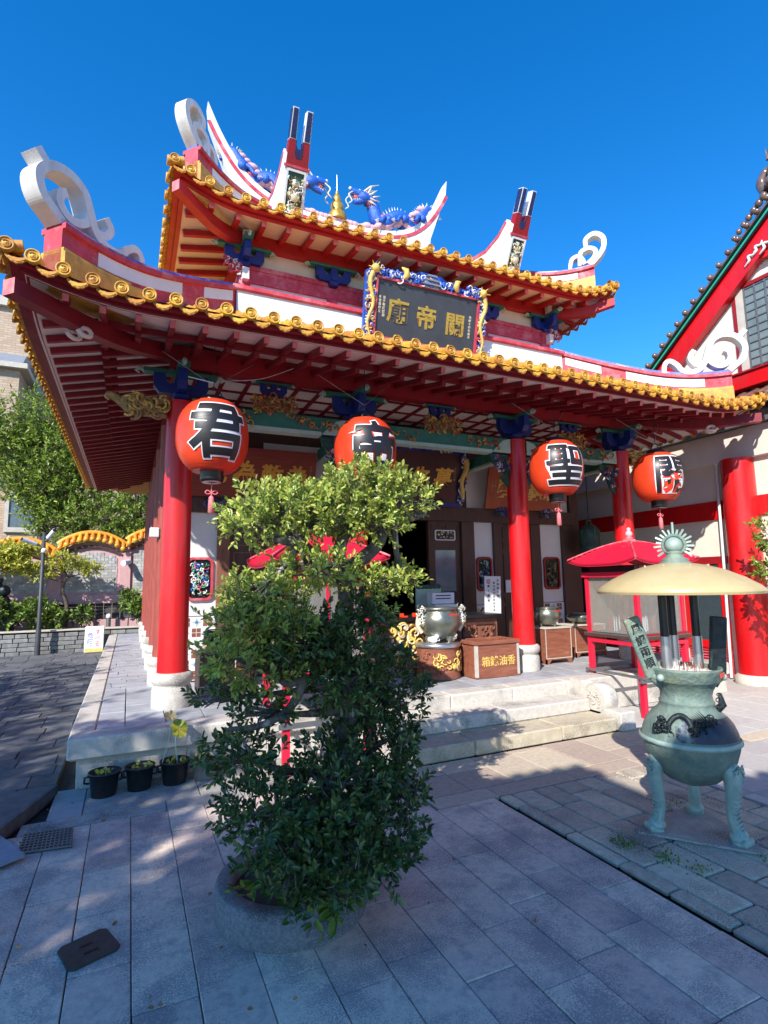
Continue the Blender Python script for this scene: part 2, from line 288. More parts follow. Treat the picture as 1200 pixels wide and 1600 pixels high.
    def text(s, body, size, o, u, v, bold=0., depth=.01, shear=0.):
        """one glyph (or string) centred on o, in the plane u, v, standing depth proud along u x v"""
        o, u, v = Vector(o), Vector(u).normalized(), Vector(v).normalized(); n = u.cross(v)
        vs, fs = glyph(body, bold)
        s.add([o + u*((p[0]+p[1]*shear)*size) + v*(p[1]*size) + n*(p[2]*depth) for p in vs], fs)
        return s
    def column_text(s, body, size, o, u, v, bold=0., depth=.004, gap=1.1):
        for i, ch in enumerate(body):
            if ch != ' ': s.text(ch, size, Vector(o) - Vector(v)*(i*size*gap), u, v, bold, depth)
        return s
    def build(s, name, parent=None, bevel=0., at=None):
        me = bpy.data.meshes.new(name)
        w = WL.get(parent.name, Vector((0, 0, 0))) if parent else Vector(at or (0, 0, 0))
        me.from_pydata([(p[0]-w.x, p[1]-w.y, p[2]-w.z) for p in s.v], [], s.f)
        for m in s.mats: me.materials.append(m)
        me.polygons.foreach_set('material_index', s.mi); me.polygons.foreach_set('use_smooth', s.sm); me.update()
        o = bpy.data.objects.new(name, me); C.objects.link(o)
        if parent: o.parent = parent; WL[o.name] = w
        else: o.location = w; WL[o.name] = w
        if bevel:
            b = o.modifiers.new('bevel', 'BEVEL'); b.width = bevel; b.segments = 2; b.limit_method = 'ANGLE'; b.angle_limit = math.radians(40)
        return o
_gl = {}
def glyph(body, bold):
    k = (body, round(bold, 4))
    if k in _gl: return _gl[k]
    c = bpy.data.curves.new('g', 'FONT'); c.body = body; c.size = 1; c.extrude = .5; c.offset = bold; c.align_x = 'CENTER'; c.resolution_u = 3
    o = bpy.data.objects.new('g', c); C.objects.link(o); bpy.context.view_layer.update()
    me = bpy.data.meshes.new_from_object(o.evaluated_get(bpy.context.evaluated_depsgraph_get()))
    vs = [tuple(p.co) for p in me.vertices]; fs = [tuple(p.vertices) for p in me.polygons]
    bpy.data.objects.remove(o); bpy.data.curves.remove(c); bpy.data.meshes.remove(me)
    if vs:
        x0, x1 = min(p[0] for p in vs), max(p[0] for p in vs); y0, y1 = min(p[1] for p in vs), max(p[1] for p in vs)
        vs = [(p[0]-(x0+x1)/2, p[1]-(y0+y1)/2, p[2]) for p in vs]
    _gl[k] = (vs, fs); return _gl[k]
def tag(o, label=None, cat=None, group=None, kind=None):
    if label: o['label'] = label
    if cat: o['category'] = cat
    if group: o['group'] = group
    if kind: o['kind'] = kind
    return o
def thing(name, label, cat, loc=(0, 0, 0), group=None):
    o = bpy.data.objects.new(name, None); C.objects.link(o); o.location = loc; o.empty_display_size = .2
    WL[o.name] = Vector(loc); return tag(o, label, cat, group)
def struct(o): o['kind'] = 'structure'; return o
def lerp(a, b, t): return a + (b-a)*t
def smoothpath(pts, k=6):
    """Catmull-Rom through points (2-D or 3-D)"""
    P = [Vector(p) for p in pts]; P = [P[0]*2-P[1]] + P + [P[-1]*2-P[-2]]; out = []
    for i in range(1, len(P)-2):
        for j in range(k):
            t = j/k; a, b, c, d = P[i-1], P[i], P[i+1], P[i+2]
            out.append(.5*((2*b) + (c-a)*t + (2*a-5*b+4*c-d)*t*t + (3*b-a-3*c+d)*t**3))
    out.append(P[-2]); return out
def relief(mb, o, u, v, w, h, n, size, mats, seed=1, depth=.03, shape=None):
    """carved relief: curled strands and knobs standing proud of a panel"""
    R = random.Random(seed); o, u, v = Vector(o), Vector(u).normalized(), Vector(v).normalized(); nn = u.cross(v)
    for i in range(n):
        mb.use(mats[i % len(mats)]); cx, cy = R.uniform(-.5, .5)*w, R.uniform(-.5, .5)*h
        if shape and not shape(cx/w*2, cy/h*2): continue
        k = R.random()
        if k < .7:
            r1 = size*R.uniform(.5, 1.2); a0 = R.uniform(0, 6.28); tw = R.choice((-1, 1))*R.uniform(2.5, 5.0); pts = []
            for j in range(9):
                t = j/8; rr = r1*(1-.75*t); a = a0 + tw*t
                pts.append(o + u*(cx+rr*math.cos(a)) + v*(cy+rr*math.sin(a)) + nn*depth*(.4+.5*math.sin(PI*t)))
            mb.tube(pts, [size*.22*(1-.5*j/8) for j in range(9)], 5)
        else:
            mb.ball(o + u*cx + v*cy + nn*depth*.3, size*R.uniform(.3, .6), 7, sq=(1, 1, 1))
def leafmesh(name, P, D, size, m, parent=None, at=None, wid=.42, fold=.25, seed=3):
    """many single leaves: P positions, D directions (n,3), size (n,)"""
    g = np.random.default_rng(seed); n = len(P); D = D/np.linalg.norm(D, axis=1, keepdims=True)
    a = g.normal(size=(n, 3)) + np.array([-.7, -.7, 1.7]); Sd = np.cross(D, a); Sd /= np.linalg.norm(Sd, axis=1, keepdims=True)+1e-9; N = np.cross(Sd, D)
    s = size[:, None]
    h = N*s*fold*.3
    v = np.stack([P, P + D*s*.32 + Sd*s*wid*.42 + h, P + D*s*.72 + Sd*s*wid*.46 + h, P + D*s - N*s*.12, P + D*s*.72 - Sd*s*wid*.46 + h, P + D*s*.32 - Sd*s*wid*.42 + h], 1).reshape(-1, 3)
    w = WL.get(parent.name, Vector((0, 0, 0))) if parent else Vector(at or (0, 0, 0)); v = v - np.array(w)
    f = np.array([[0, 3, 1], [3, 2, 1], [0, 5, 3], [5, 4, 3]]); F = (f[None] + np.arange(n)[:, None, None]*6).reshape(-1, 3)
    me = bpy.data.meshes.new(name); me.vertices.add(len(v)); me.vertices.foreach_set('co', v.ravel()); me.loops.add(F.size); me.loops.foreach_set('vertex_index', F.ravel().astype(np.int32))
    me.polygons.add(len(F)); me.polygons.foreach_set('loop_start', np.arange(0, F.size, 3, dtype=np.int32)); me.polygons.foreach_set('loop_total', np.full(len(F), 3, np.int32))
    me.update(); me.validate(); me.materials.append(m); o = bpy.data.objects.new(name, me); C.objects.link(o)
    if parent: o.parent = parent
    else: o.location = w
    WL[o.name] = w; return o
def sprigs(clumps, per, leaf, seed, length=.1, k=7, upb=.5, inner=.45):
    """sprig positions spread through clump volumes: returns P, D, size, stems"""
    g = np.random.default_rng(seed); P = []; D = []; Z = []; stems = []
    for c, r, dens in clumps:
        c = np.array(c, float); r = np.array(r, float); n = int(per*dens)
        for _ in range(n):
            d = g.normal(size=3); d /= np.linalg.norm(d); q = inner + (1-inner)*g.random()**.6
            q *= 1 + .18*math.sin(7*d[0]+3*c[0])*math.cos(6*d[2]+5*d[1])
            p = c + d*r*q; dr = d*.7 + np.array([0, 0, upb]) + g.normal(size=3)*.35; dr /= np.linalg.norm(dr)
            L = length*g.uniform(.6, 1.3); stems.append((p-dr*L*.6, p+dr*L))
            for j in range(k):
                t = (j+.5)/k; x = g.normal(size=3); x -= dr*x.dot(dr); x /= np.linalg.norm(x)+1e-9
                P.append(p + dr*L*t); D.append(dr*(.5+t*.6) + x*.9); Z.append(leaf*g.uniform(.65, 1.2))
    return np.array(P), np.array(D), np.array(Z), stems

# ---------------------------------------------------------------- ground
def slabs(name, x0, x1, y0, y1, w, lens, m, gap=.006, z=0., th=.03, along='Y', seed=1, skip=None, jit=0., first=None, bev=.004):
    R = random.Random(seed); mb = MB().use(m); A0, A1, B0, B1 = (x0, x1, y0, y1) if along == 'Y' else (y0, y1, x0, x1)
    a = A1; i = 0
    while a > A0 + .02:
        ww = w if not hasattr(w, '__len__') else w[i % len(w)]
        a2 = max(A0, a-ww); b = B0 - R.uniform(0, lens[1]) if not first or i >= len(first) else first[i] - 4*lens[1]
        if first and i < len(first):
            while b + lens[1] < B0: b += (lens[0]+lens[1])/2
        while b < B1:
            l = R.uniform(*lens) if not first or i >= len(first) else (lens[0]+lens[1])/2
            p, q = max(b, B0), min(b+l, B1)
            if q-p > .03:
                c = ((a+a2)/2, (p+q)/2); xy = c if along == 'Y' else (c[1], c[0])
                if not (skip and skip(*xy)):
                    g = gap*R.uniform(.7, 1.4); ang = R.uniform(-jit, jit); dz = R.uniform(-.0028, .0022)
                    X = Vector((math.cos(ang), math.sin(ang), 0)); Y = Vector((-X.y, X.x, 0))
                    sx, sy = (a-a2-g, q-p-g) if along == 'Y' else (q-p-g, a-a2-g)
                    mb.obox((xy[0], xy[1], z-th/2+dz), X, Y, Vector((0, 0, 1)), sx, sy, th, bev)
            b += l
        a = a2; i += 1
    return struct(mb.build(name))
g = MB().use('ground'); g.add([(-300, -300, -.05), (300, -300, -.05), (300, 300, -.05), (-300, 300, -.05)], [(0, 1, 2, 3)])
struct(g.build('ground'))
slabs('courtyard_paving', -3.6, 2.0134, -3.0, 4.42, .2433, (.40, .56), 'slab', seed=4, gap=.0045, bev=.003)
slabs('courtyard_paving', 2.0134, 2.50, -3.0, 3.555, .2433, (.40, .56), 'slab', seed=14, gap=.0045, bev=.003)
slabs('old_stone_paving', 2.545, 4.09, -2.5, 3.555, (.20, .19, .23, .2, .22, .2, .2, .11), (.3, .62), 'slabold', gap=.010, seed=9, jit=.006, bev=.008)
slabs('kerb_band', 2.016, 9.0, 3.56, 3.745, .19, (.5, .9), 'slabbrown', along='X', seed=2)
slabs('step_front_paving', 2.016, 4.9, 3.755, 4.405, .41, (.6, .8), 'slabbrown', seed=12)
slabs('side_court_paving', 4.125, 9.2, -2.5, 3.555, .45, (.5, .9), 'slabpale', seed=5)
slabs('side_court_paving', 4.91, 9.2, 3.755, 7.0, .4, (.5, .8), 'slabpale', seed=6)
mb = MB().use('concrete'); mb.box((-.24, 4.60, -.03), (.55, 5.2, .004), .004).box((.556, 4.60, -.03), (1.5, 5.2, .003), .004).box((1.506, 4.60, -.03), (2.3, 5.2, .004), .004).box((-.60, 4.425, -.03), (.30, 4.594, .005), .004).box((.306, 4.425, -.03), (1.3, 4.594, .004), .004).box((1.306, 4.425, -.03), (2.0, 4.594, .005), .004); mb.use('slabpale').box((-.46, 4.60, -.03), (-.246, 5.2, .003), .004)
struct(mb.build('plinth_paving'))
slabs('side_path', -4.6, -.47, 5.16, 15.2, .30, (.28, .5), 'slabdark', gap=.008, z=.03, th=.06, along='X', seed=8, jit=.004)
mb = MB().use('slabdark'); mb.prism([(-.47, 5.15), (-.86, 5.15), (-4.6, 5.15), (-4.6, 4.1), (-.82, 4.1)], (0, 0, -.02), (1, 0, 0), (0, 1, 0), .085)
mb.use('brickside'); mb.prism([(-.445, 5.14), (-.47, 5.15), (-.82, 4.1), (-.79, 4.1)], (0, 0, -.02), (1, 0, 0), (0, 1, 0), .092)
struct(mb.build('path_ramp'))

# ---------------------------------------------------------------- temple
T = thing('temple_hall', 'red Chinese temple hall with double amber tiled roof, white curled ridges and stone steps', 'temple', (3.6, 6.0, 0))
# platform
mb = MB().use('stone'); mb.box((-.33, 5.17, 0), (7.6, 15.4, .235))
for i in range(9):
    x = -.33 + i*.83
    if i == 3 or i == 4 or i == 5: continue
    mb.box((x+.004, 5.16, .004), (x+.826, 5.3, .232), .004)
mb.build('platform_base', T)
rim = MB().use('stone'); xs = [-.4, 1.0, 2.3, 3.1, 3.9, 4.68, 5.9, 7.6]
for a, b in zip(xs, xs[1:]): rim.box((a+.002, 5.10, .235), (b-.002, 5.36, .402), .016)
ys = [5.362, 6.7, 8.2, 9.7, 11.2, 12.7, 15.4]
for a, b in zip(ys, ys[1:]): rim.box((-.4, a+.002, .235), (-.215, b-.002, .401), .012)
rim.build('platform_rim', T)
fl = slabs('porch_floor', -.212, 7.6, 5.365, 7.35, .33, (.3, .36), 'platslab', gap=.007, z=.399, th=.05, along='Y', seed=21)
fl2 = slabs('side_floor', -.212, .62, 7.36, 15.3, .16, (.3, .5), 'platslab', gap=.007, z=.399, th=.05, along='X', seed=22)
for o, nm in ((fl, 'porch_tiling'), (fl2, 'side_tiling')):
    del o['kind']; o.name = nm; o.parent = T; o.location = (-3.6, -6, 0)
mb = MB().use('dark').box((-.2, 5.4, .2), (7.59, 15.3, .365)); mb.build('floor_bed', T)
# steps
for k, (y, z0, z1, m, cuts) in enumerate(((4.41, 0, .135, 'stoneyel', (2.3, 2.92, 3.95, 4.68)), (4.76, .137, .268, 'stone', (2.3, 3.55, 4.68)))):
    st = MB().use(m)
    for a, b in zip(cuts, cuts[1:]): st.box((a+.002, y, z0), (b-.002, 5.2, z1), .012)
    st.build('stone_step', T)
for sx, x in ((1, 4.69), (-1, 2.29)):
    d = MB().use('stone'); x1 = x + sx*.22
    d.box((x, 4.36, 0), (x1, 4.62, .19), .012); d.box((x, 4.6, 0), (x1, 5.17, .16), .01)
    d.lathe([(.155, 0), (.165, .02), (.165, .18), (.155, .2), (.12, .2), (.10, .212), (.0, .215)], (x if sx > 0 else x1+.0, 4.72, .27), 28, (sx if sx > 0 else 1, 0, 0))
    d.prism([(4.75, .16), (5.1, .16), (5.1, .44), (4.95, .43), (4.85, .36), (4.78, .33)], (min(x, x1)+.03, 0, 0), (0, 1, 0), (0, 0, 1), .16)
    relief(d, ((x-.0 if sx > 0 else x), 4.72, .27), (0, -1, 0), (0, 0, 1), .17, .17, 14, .03, ['stone'], seed=5, depth=.012)
    d.build('drum_stone', T)
CX = (.42, 2.40, 4.80, 6.78)
def column(x, y, r=.142, m='red', z0=.4, z1=3.5):
    c = MB().use(m); c.lathe([(r*1.04, z0+.33), (r, z0+.6), (r*.97, z1-.6), (r*.93, z1)], (x, y, 0), 32)
    o = c.build('column', T)
    b = MB().use('stone'); b.lathe([(.185, z0), (.19, z0+.03), (.188, z0+.17), (.178, z0+.2), (.165, z0+.212), (.178, z0+.225), (.196, z0+.25), (.2, z0+.285), (.192, z0+.315), (.17, z0+.335), (.1, z0+.336)], (x, y, 0), 36)
    b.build('column_base', o); return o
for x in CX: column(x, 6.0)
for y in (7.35, 8.75, 10.15, 11.55, 12.95, 14.3): column(.42, y, .135, 'fadedcol', z1=3.6)
# side wall of the hall between the side columns
for i, (a, b) in enumerate(((7.4, 8.7), (8.8, 10.1), (10.2, 11.5), (11.6, 12.9), (13.0, 14.3))):
    w = MB().use('fadedcol').box((.46, a, .4), (.54, b, 3.5)); 
    for k in range(6): w.box((.435, a+.08+k*(b-a-.16)/5-.02, .6), (.47, a+.08+k*(b-a-.16)/5+.02, 3.2))
    w.use('wood').box((.43, a, 2.6), (.475, b, 2.72)).box((.43, a, 1.3), (.475, b, 1.38)); w.build('side_wall', T)
MB().use('wood').box((6.962, 7.3, .4), (7.15, 7.5, 3.6)).build('wing_post', T); MB().use('wood').box((7.2, 9.5, .4), (8.5, 9.6, 3.6)).build('wing_wall', T)
# interior shell
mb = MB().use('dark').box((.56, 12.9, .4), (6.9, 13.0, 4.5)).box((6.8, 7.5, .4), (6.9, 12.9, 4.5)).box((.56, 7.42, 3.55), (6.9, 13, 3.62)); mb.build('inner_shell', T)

# ---- front wall, plane Y = 7.30
def box_part(name, m, a, b, bev=.0): return MB().use(m).box(a, b, bev).build(name, T)
box_part('wall_plate', 'wood', (.5, 7.24, 2.5), (7.0, 7.42, 2.72))
box_part('upper_wall_panel', 'wood', (.5, 7.36, 2.72), (7.0, 7.42, 4.75))
for x0, x1 in ((.55, 1.15), (1.6, 2.5), (4.86, 5.6), (6.6, 6.95)): MB().use('plaster').box((x0, 7.352, 2.73), (x1, 7.358, 3.5)).build('upper_plaster', T)
for x0, x1 in ((1.0, 1.16), (1.76, 1.92), (2.29, 2.5), (4.69, 4.92), (5.29, 5.44), (6.04, 6.24), (6.71, 6.96)):
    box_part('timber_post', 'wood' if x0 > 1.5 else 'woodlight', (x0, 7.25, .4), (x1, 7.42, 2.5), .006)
def octa(w, h, c=.07, k=5):
    """outline of a rectangle with rounded corners, counter-clockwise"""
    out = []
    for sx, sy, a0 in ((1, 1, 0), (-1, 1, 90), (-1, -1, 180), (1, -1, 270)):
        for j in range(k+1):
            a = math.radians(a0 + 90*j/k); out.append((sx*(w/2-c)+c*math.cos(a), sy*(h/2-c)+c*math.sin(a)))
    return out
def ringframe(mb, o, u, v, w, h, t, band, c=.07):
    n = Vector(u).cross(Vector(v)); a = octa(w, h, c); b = octa(w-2*band, h-2*band, max(.01, c-band*.5)); k = len(a); o = Vector(o); u, v = Vector(u), Vector(v)
    P = [o+u*p[0]+v*p[1] for p in a] + [o+u*p[0]+v*p[1] for p in b]; P += [p+n*t for p in P]
    F = []
    for i in range(k):
        j = (i+1) % k; F += [(2*k+i, 2*k+j, 3*k+j, 3*k+i), (i, j, 2*k+j, 2*k+i), (k+j, k+i, 3*k+i, 3*k+j)]
    mb.add(P, F)
UX, UZ = Vector((1, 0, 0)), Vector((0, 0, 1))
for x0, x1, cols in ((.55, 1.0, ['white', 'darkgreen', 'pinkred', 'palegreen', 'white', 'dragonblue', 'teal']), (1.92, 2.29, ['darkgreen', 'palegreen']), (4.92, 5.29, ['darkgreen', 'palegreen', 'darkgreen', 'bluetrim', 'wood']), (6.24, 6.71, ['darkgreen', 'wood', 'darkgreen', 'bronzegold'])):
    p = MB().use('plaster').box((x0, 7.30, 1.2), (x1, 7.40, 2.5)); po = p.build('plaster_panel', T)
    xc = (x0+x1)/2; w = min(.34, (x1-x0)-.08); zc = 1.68 if x0 > 1 else 1.66
    if x0 < 1: xc = .80; w = .32
    fr = MB().use('redbeam' if x0 > 1 else 'pinkred'); ringframe(fr, (xc, 7.30, zc), UX, UZ, w, .54, .035, .03)
    fr.use('black').prism(octa(w-.04, .50, .06), (xc, 7.298, zc), UX, UZ, .006)
    fo = fr.build('carved_window', T)
    rl = MB(); relief(rl, (xc, 7.285, zc), UX, UZ, w-.13, .40, 95, .038, cols, seed=int(x0*10), depth=.03); rl.build('openwork_carving', fo)
    # patterned ceramic dado
    td = MB().use('white').box((x0, 7.292, .42), (x1, 7.4, 1.19)); s = .13; R = random.Random(int(x0*7))
    nx = int((x1-x0)/s); nz = 6; star = x0 < 1 or x0 > 6
    for i in range(nx):
        for j in range(nz):
            cx = x0 + ((x1-x0)-nx*s)/2 + (i+.5)*s; cz = .42 + (j+.5)*.128
            if star:
                if (i+j) % 2:
                    td.use('boxwood')
                    for a, b in ((-1, -1), (1, -1), (1, 1), (-1, 1)): td.box((cx+a*.028-.024, 7.289, cz+b*.028-.024), (cx+a*.028+.024, 7.293, cz+b*.028+.024))
                else:
                    td.use('palegreen').prism([(.055*math.cos(k*PI/4)*(1 if k % 2 == 0 else .42), .055*math.sin(k*PI/4)*(1 if k % 2 == 0 else .42)) for k in range(8)], (cx, 7.292, cz), UX, UZ, .004)
                    td.use('bluetrim').prism([(.02*math.cos(k*PI/2+PI/4), .02*math.sin(k*PI/2+PI/4)) for k in range(4)], (cx, 7.288, cz), UX, UZ, .003)
            else:
                sg = 1 if (i+j) % 2 else -1; d = Vector((sg, 0, 1)).normalized()
                td.use('woodlight').obox((cx, 7.29, cz), d, (0, 1, 0), d.cross(Vector((0, 1, 0))), .085, .006, .03)
                td.use('goldpaint').prism([(.022*math.cos(k*PI/3), .022*math.sin(k*PI/3)) for k in range(6)], (cx-.065, 7.292, cz), UX, UZ, .004)
    td.build('patterned_dado', T)
def panel_door(x0, x1, name='door', glazed=False):
    d = MB().use('wood').box((x0, 7.30, .42), (x1, 7.38, 2.5)); w = x1-x0
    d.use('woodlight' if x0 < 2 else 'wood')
    for z0, z1 in ((.5, .62), (.66, 1.16), (1.22, 1.3), (1.38, 2.0), (2.08, 2.2), (2.26, 2.44)):
        if glazed and z0 in (1.38, 2.08): continue
        if w > .5:
            for a, b in ((x0+.04, (x0+x1)/2-.02), ((x0+x1)/2+.02, x1-.04)):
                d.box((a, 7.288, z0), (b, 7.302, z0+.015)).box((a, 7.288, z1-.015), (b, 7.302, z1)).box((a, 7.288, z0+.015), (a+.015, 7.302, z1-.015)).box((b-.015, 7.288, z0+.015), (b, 7.302, z1-.015))
        else:
            a, b = x0+.05, x1-.05
            d.box((a, 7.288, z0), (b, 7.302, z0+.02)).box((a, 7.288, z1-.02), (b, 7.302, z1)).box((a, 7.288, z0+.02), (a+.02, 7.302, z1-.02)).box((b-.02, 7.288, z0+.02), (b, 7.302, z1-.02))
    o = d.build(name, T)
    if glazed:
        gl = MB().use('windowglass').box((x0+.1, 7.290, 1.42), (x1-.1, 7.296, 2.05)); gl.build('door_glass', o)
        gc = MB().use('white'); ringframe(gc, ((x0+x1)/2, 7.29, 2.28), UX, UZ, w-.2, .16, .02, .014, .03); relief(gc, ((x0+x1)/2, 7.285, 2.28), UX, UZ, w-.26, .11, 26, .025, ['white', 'goldpaint', 'darkgreen', 'white'], seed=4, depth=.02)
        gc.build('door_carving', o)
    return o
panel_door(1.17, 1.75); panel_door(5.45, 6.03)
panel_door(2.52, 3.08, glazed=True); panel_door(4.12, 4.68, glazed=True)
# lattice inner doors standing open behind the entrance
mb = MB().use('wood')
for k in range(6): mb.box((3.1+k*.075, 7.9, .4), (3.115+k*.075, 7.93, 2.45))
for k in range(7): mb.box((3.1, 7.905, .6+k*.28), (3.5, 7.925, .62+k*.28))
mb.build('lattice_door', T)
mb = MB().use('wood').box((3.09, 7.3, .4), (4.11, 7.45, .47)); mb.build('threshold', T)

# ---- painted beams and brackets on the porch
def bracket(x, y, z, s=1., ax=True, ay=True, m='blue', plank=True):
    b = MB().use(m); h = .34*s
    b.box((x-.10*s, y-.10*s, z), (x+.10*s, y+.10*s, z+.10*s), .02)
    b.box((x-.065*s, y-.085*s, z+.1*s), (x+.065*s, y+.085*s, z+h))
    for on, d in ((ax, Vector((1, 0, 0))), (ay, Vector((0, 1, 0)))):
        if not on: continue
        sd = Vector((0, 0, 1)).cross(d)
        poly = [(-.34, .34), (-.34, .17), (-.27, .08), (.27, .08), (.34, .17), (.34, .34), (.2, .34), (.19, .26), (.15, .21), (.09, .22), (.07, .3), (-.07, .3), (-.09, .22), (-.15, .21), (-.19, .26), (-.2, .34)]
        b.prism([(p*s, q*s) for p, q in poly], Vector((x, y, z)) + sd*(.055*s), d, UZ, .11*s)
    o = b.build('bracket', T)
    if plank:
        p = MB().use('green')
        if ax: p.box((x-.46*s, y-.075*s, z+h), (x+.46*s, y+.075*s, z+h+.05*s))
        if ay: p.box((x-.075*s, y-.46*s, z+h+.001), (x+.075*s, y+.46*s, z+h+.052*s))
        p.use('palegreen')
        for sg in (-1, 1):
            if ax: p.tube([(x+sg*.44*s, y, z+h+.02*s), (x+sg*.50*s, y, z+h+.05*s), (x+sg*.55*s, y, z+h+.01*s), (x+sg*.51*s, y, z+h-.02*s)], [.035*s, .03*s, .022*s, .012*s], 6)
            if ay: p.tube([(x, y+sg*.44*s, z+h+.02*s), (x, y+sg*.50*s, z+h+.05*s), (x, y+sg*.55*s, z+h+.01*s), (x, y+sg*.51*s, z+h-.02*s)], [.035*s, .03*s, .022*s, .012*s], 6)
        p.build('bracket_plank', o)
for x in CX: bracket(x, 6.0, 3.52, .80)
for y in (8.75, 10.15, 11.55, 12.95): bracket(.42, y, 3.50, .8, ax=False)
for x in (1.41, 3.6, 5.79): 
    bracket(x, 6.0, 3.68, .45, ay=False)
    f = MB(); relief(f, (x, 5.95, 3.58), UX, UZ, .5, .22, 60, .05, ['bronzegold', 'bronzegold', 'gold', 'boardorange'], seed=int(x*9), depth=.05); f.use('bronzegold').box((x-.22, 5.97, 3.5), (x+.22, 6.03, 3.66)); f.build('gilded_carving', T)
def green_beam(x0, x1, y):
    b = MB().use('green').box((x0, y-.065, 3.325), (x1, y+.065, 3.495)); b.use('palegreen').box((x0+.3, y-.075, 3.295), (x1-.3, y+.075, 3.324)).box((x0+.3, y-.07, 3.28), (x1-.3, y+.07, 3.2945))
    for sx, xe in ((1, x0), (-1, x1)):
        pts = [(0, 0), (.3*sx, .0), (.25*sx, .05), (.12*sx, .17), (0, .2)]; pts = pts if sx > 0 else pts[::-1]
        b.prism(pts, (xe, y-.066, 3.295), UX, UZ, .008)
    relief(b, ((x0+x1)/2+.0-(x1-x0)*.3, y-.067, 3.40), UX, UZ, .5, .11, 22, .045, ['bronzegold', 'gold', 'boardorange'], seed=int(x0*5)+2, depth=.02)
    relief(b, ((x0+x1)/2+(x1-x0)*.3, y-.067, 3.40), UX, UZ, .5, .11, 22, .045, ['bronzegold', 'gold', 'boardorange'], seed=int(x0*5)+3, depth=.02)
    b.build('painted_beam', T)
for a, b in zip(CX, CX[1:]): green_beam(a+.14, b-.14, 6.0)
for a, b in zip((6.0, 7.35, 8.75, 10.15, 11.55, 12.95), (7.35, 8.75, 10.15, 11.55, 12.95, 14.3)):
    m_ = MB().use('green').box((.355, a+.13, 3.325), (.485, b-.13, 3.495)); m_.use('palegreen').box((.345, a+.2, 3.29), (.495, b-.2, 3.324)); m_.build('painted_beam', T)
for x in CX[1:]:
    m_ = MB().use('green').box((x-.05, 6.14, 3.3), (x+.05, 7.3, 3.45)); m_.use('palegreen').box((x-.06, 6.14, 3.27), (x+.06, 7.3, 3.299)); m_.build('painted_beam', T)
sc = ['darkgreen', 'white', 'purple', 'bluetrim', 'darkgreen', 'pinkred', 'blue', 'darkgreen', 'bronzegold']
for i, x in enumerate(CX):
    for sg in (-1, 1):
        if (i == 0 and sg < 0) or (i == 3 and sg > 0): continue
        m_ = MB().use('darkgreen'); poly = [(0, 0), (.30*sg, 0), (.27*sg, -.1), (.15*sg, -.2), (.1*sg, -.36), (0, -.44)]
        poly = poly[::-1] if sg > 0 else poly
        m_.prism(poly, (x+.14*sg, 6.02, 3.28), UX, UZ, .04)
        relief(m_, (x+.27*sg, 5.975, 3.10), UX, UZ, .26, .32, 46, .045, sc, seed=i*3+sg+5, depth=.05, shape=lambda a, b, sg=sg: a*sg < .5+b*1.0+.3)
        m_.build('carved_spandrel', T)
for x, sg in ((.42, -1), (6.78, 1)):       # gilded beam ends outside the corner columns
    m_ = MB().use('bronzegold'); m_.box((x+.12*sg, 5.96, 3.33), (x+.36*sg, 6.05, 3.47))
    relief(m_, (x+.32*sg, 5.955, 3.41), UX, UZ, .36, .17, 60, .07, ['bronzegold', 'goldpaint', 'bronzegold'], seed=8, depth=.07)
    m_.tube(smoothpath([(x+.3*sg, 5.98, 3.42), (x+.45*sg, 5.98, 3.37), (x+.56*sg, 5.98, 3.44), (x+.66*sg, 5.98, 3.5), (x+.7*sg, 5.98, 3.46)], 4), [.07-.0024*j for j in range(17)], 7)
    m_.tube(smoothpath([(x+.3*sg, 5.95, 3.45), (x+.44*sg, 5.94, 3.5), (x+.54*sg, 5.94, 3.46), (x+.5*sg, 5.94, 3.4)], 4), .035, 6)
    m_.build('gilded_beam_end', T)
# ---- big purlins under the eaves
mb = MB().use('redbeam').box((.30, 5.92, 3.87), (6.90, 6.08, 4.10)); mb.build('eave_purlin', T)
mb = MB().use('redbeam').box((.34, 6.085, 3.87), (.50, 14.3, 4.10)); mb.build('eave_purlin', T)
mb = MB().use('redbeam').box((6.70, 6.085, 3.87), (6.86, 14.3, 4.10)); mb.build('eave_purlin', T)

# ---------------------------------------------------------------- roof tiers
class Tier:
    def __init__(s, x0, y0, x1, y1, zt, prof, R, Lr):
        s.x0, s.y0, s.x1, s.y1, s.zt, s.prof, s.R, s.Lr = x0, y0, x1, y1, zt, prof, R, Lr
        s.sides = {'front': (Vector((x0, y0, 0)), Vector((1, 0, 0)), Vector((0, 1, 0)), x1-x0), 'left': (Vector((x0, y1, 0)), Vector((0, -1, 0)), Vector((1, 0, 0)), y1-y0),
                   'right': (Vector((x1, y0, 0)), Vector((0, 1, 0)), Vector((-1, 0, 0)), y1-y0), 'back': (Vector((x1, y1, 0)), Vector((-1, 0, 0)), Vector((0, -1, 0)), x1-x0)}
    def rise(s, side, d):
        L = s.sides[side][3]; q = min(d, L-d); q = max(q, -.1); return s.R*(max(0, 1-q/s.Lr))**2
    def P(s, side, d, v, z): o, e, n, L = s.sides[side]; p = o + e*d + n*v; return Vector((p.x, p.y, z + s.rise(side, d)))
    def sweep(s, mb, side, sec, d0=None, d1=None, n=40):
        """rectangular section [(v,z)..] swept along the eave, mitred at the hips"""
        L = s.sides[side][3]; vs = []; k = len(sec)
        for i in range(n+1):
            for v, z in sec:
                a = max(v, 0) if d0 is None else d0; b = L-max(v, 0) if d1 is None else d1
                t = i/n; t = t + .0; vs.append(s.P(side, a+(b-a)*t, v, z))
        fs = [(i*k+j, i*k+(j+1) % k, (i+1)*k+(j+1) % k, (i+1)*k+j) for i in range(n) for j in range(k)]
        fs += [tuple(range(k)), tuple(n*k+j for j in range(k-1, -1, -1))]
        mb.add(vs, fs)
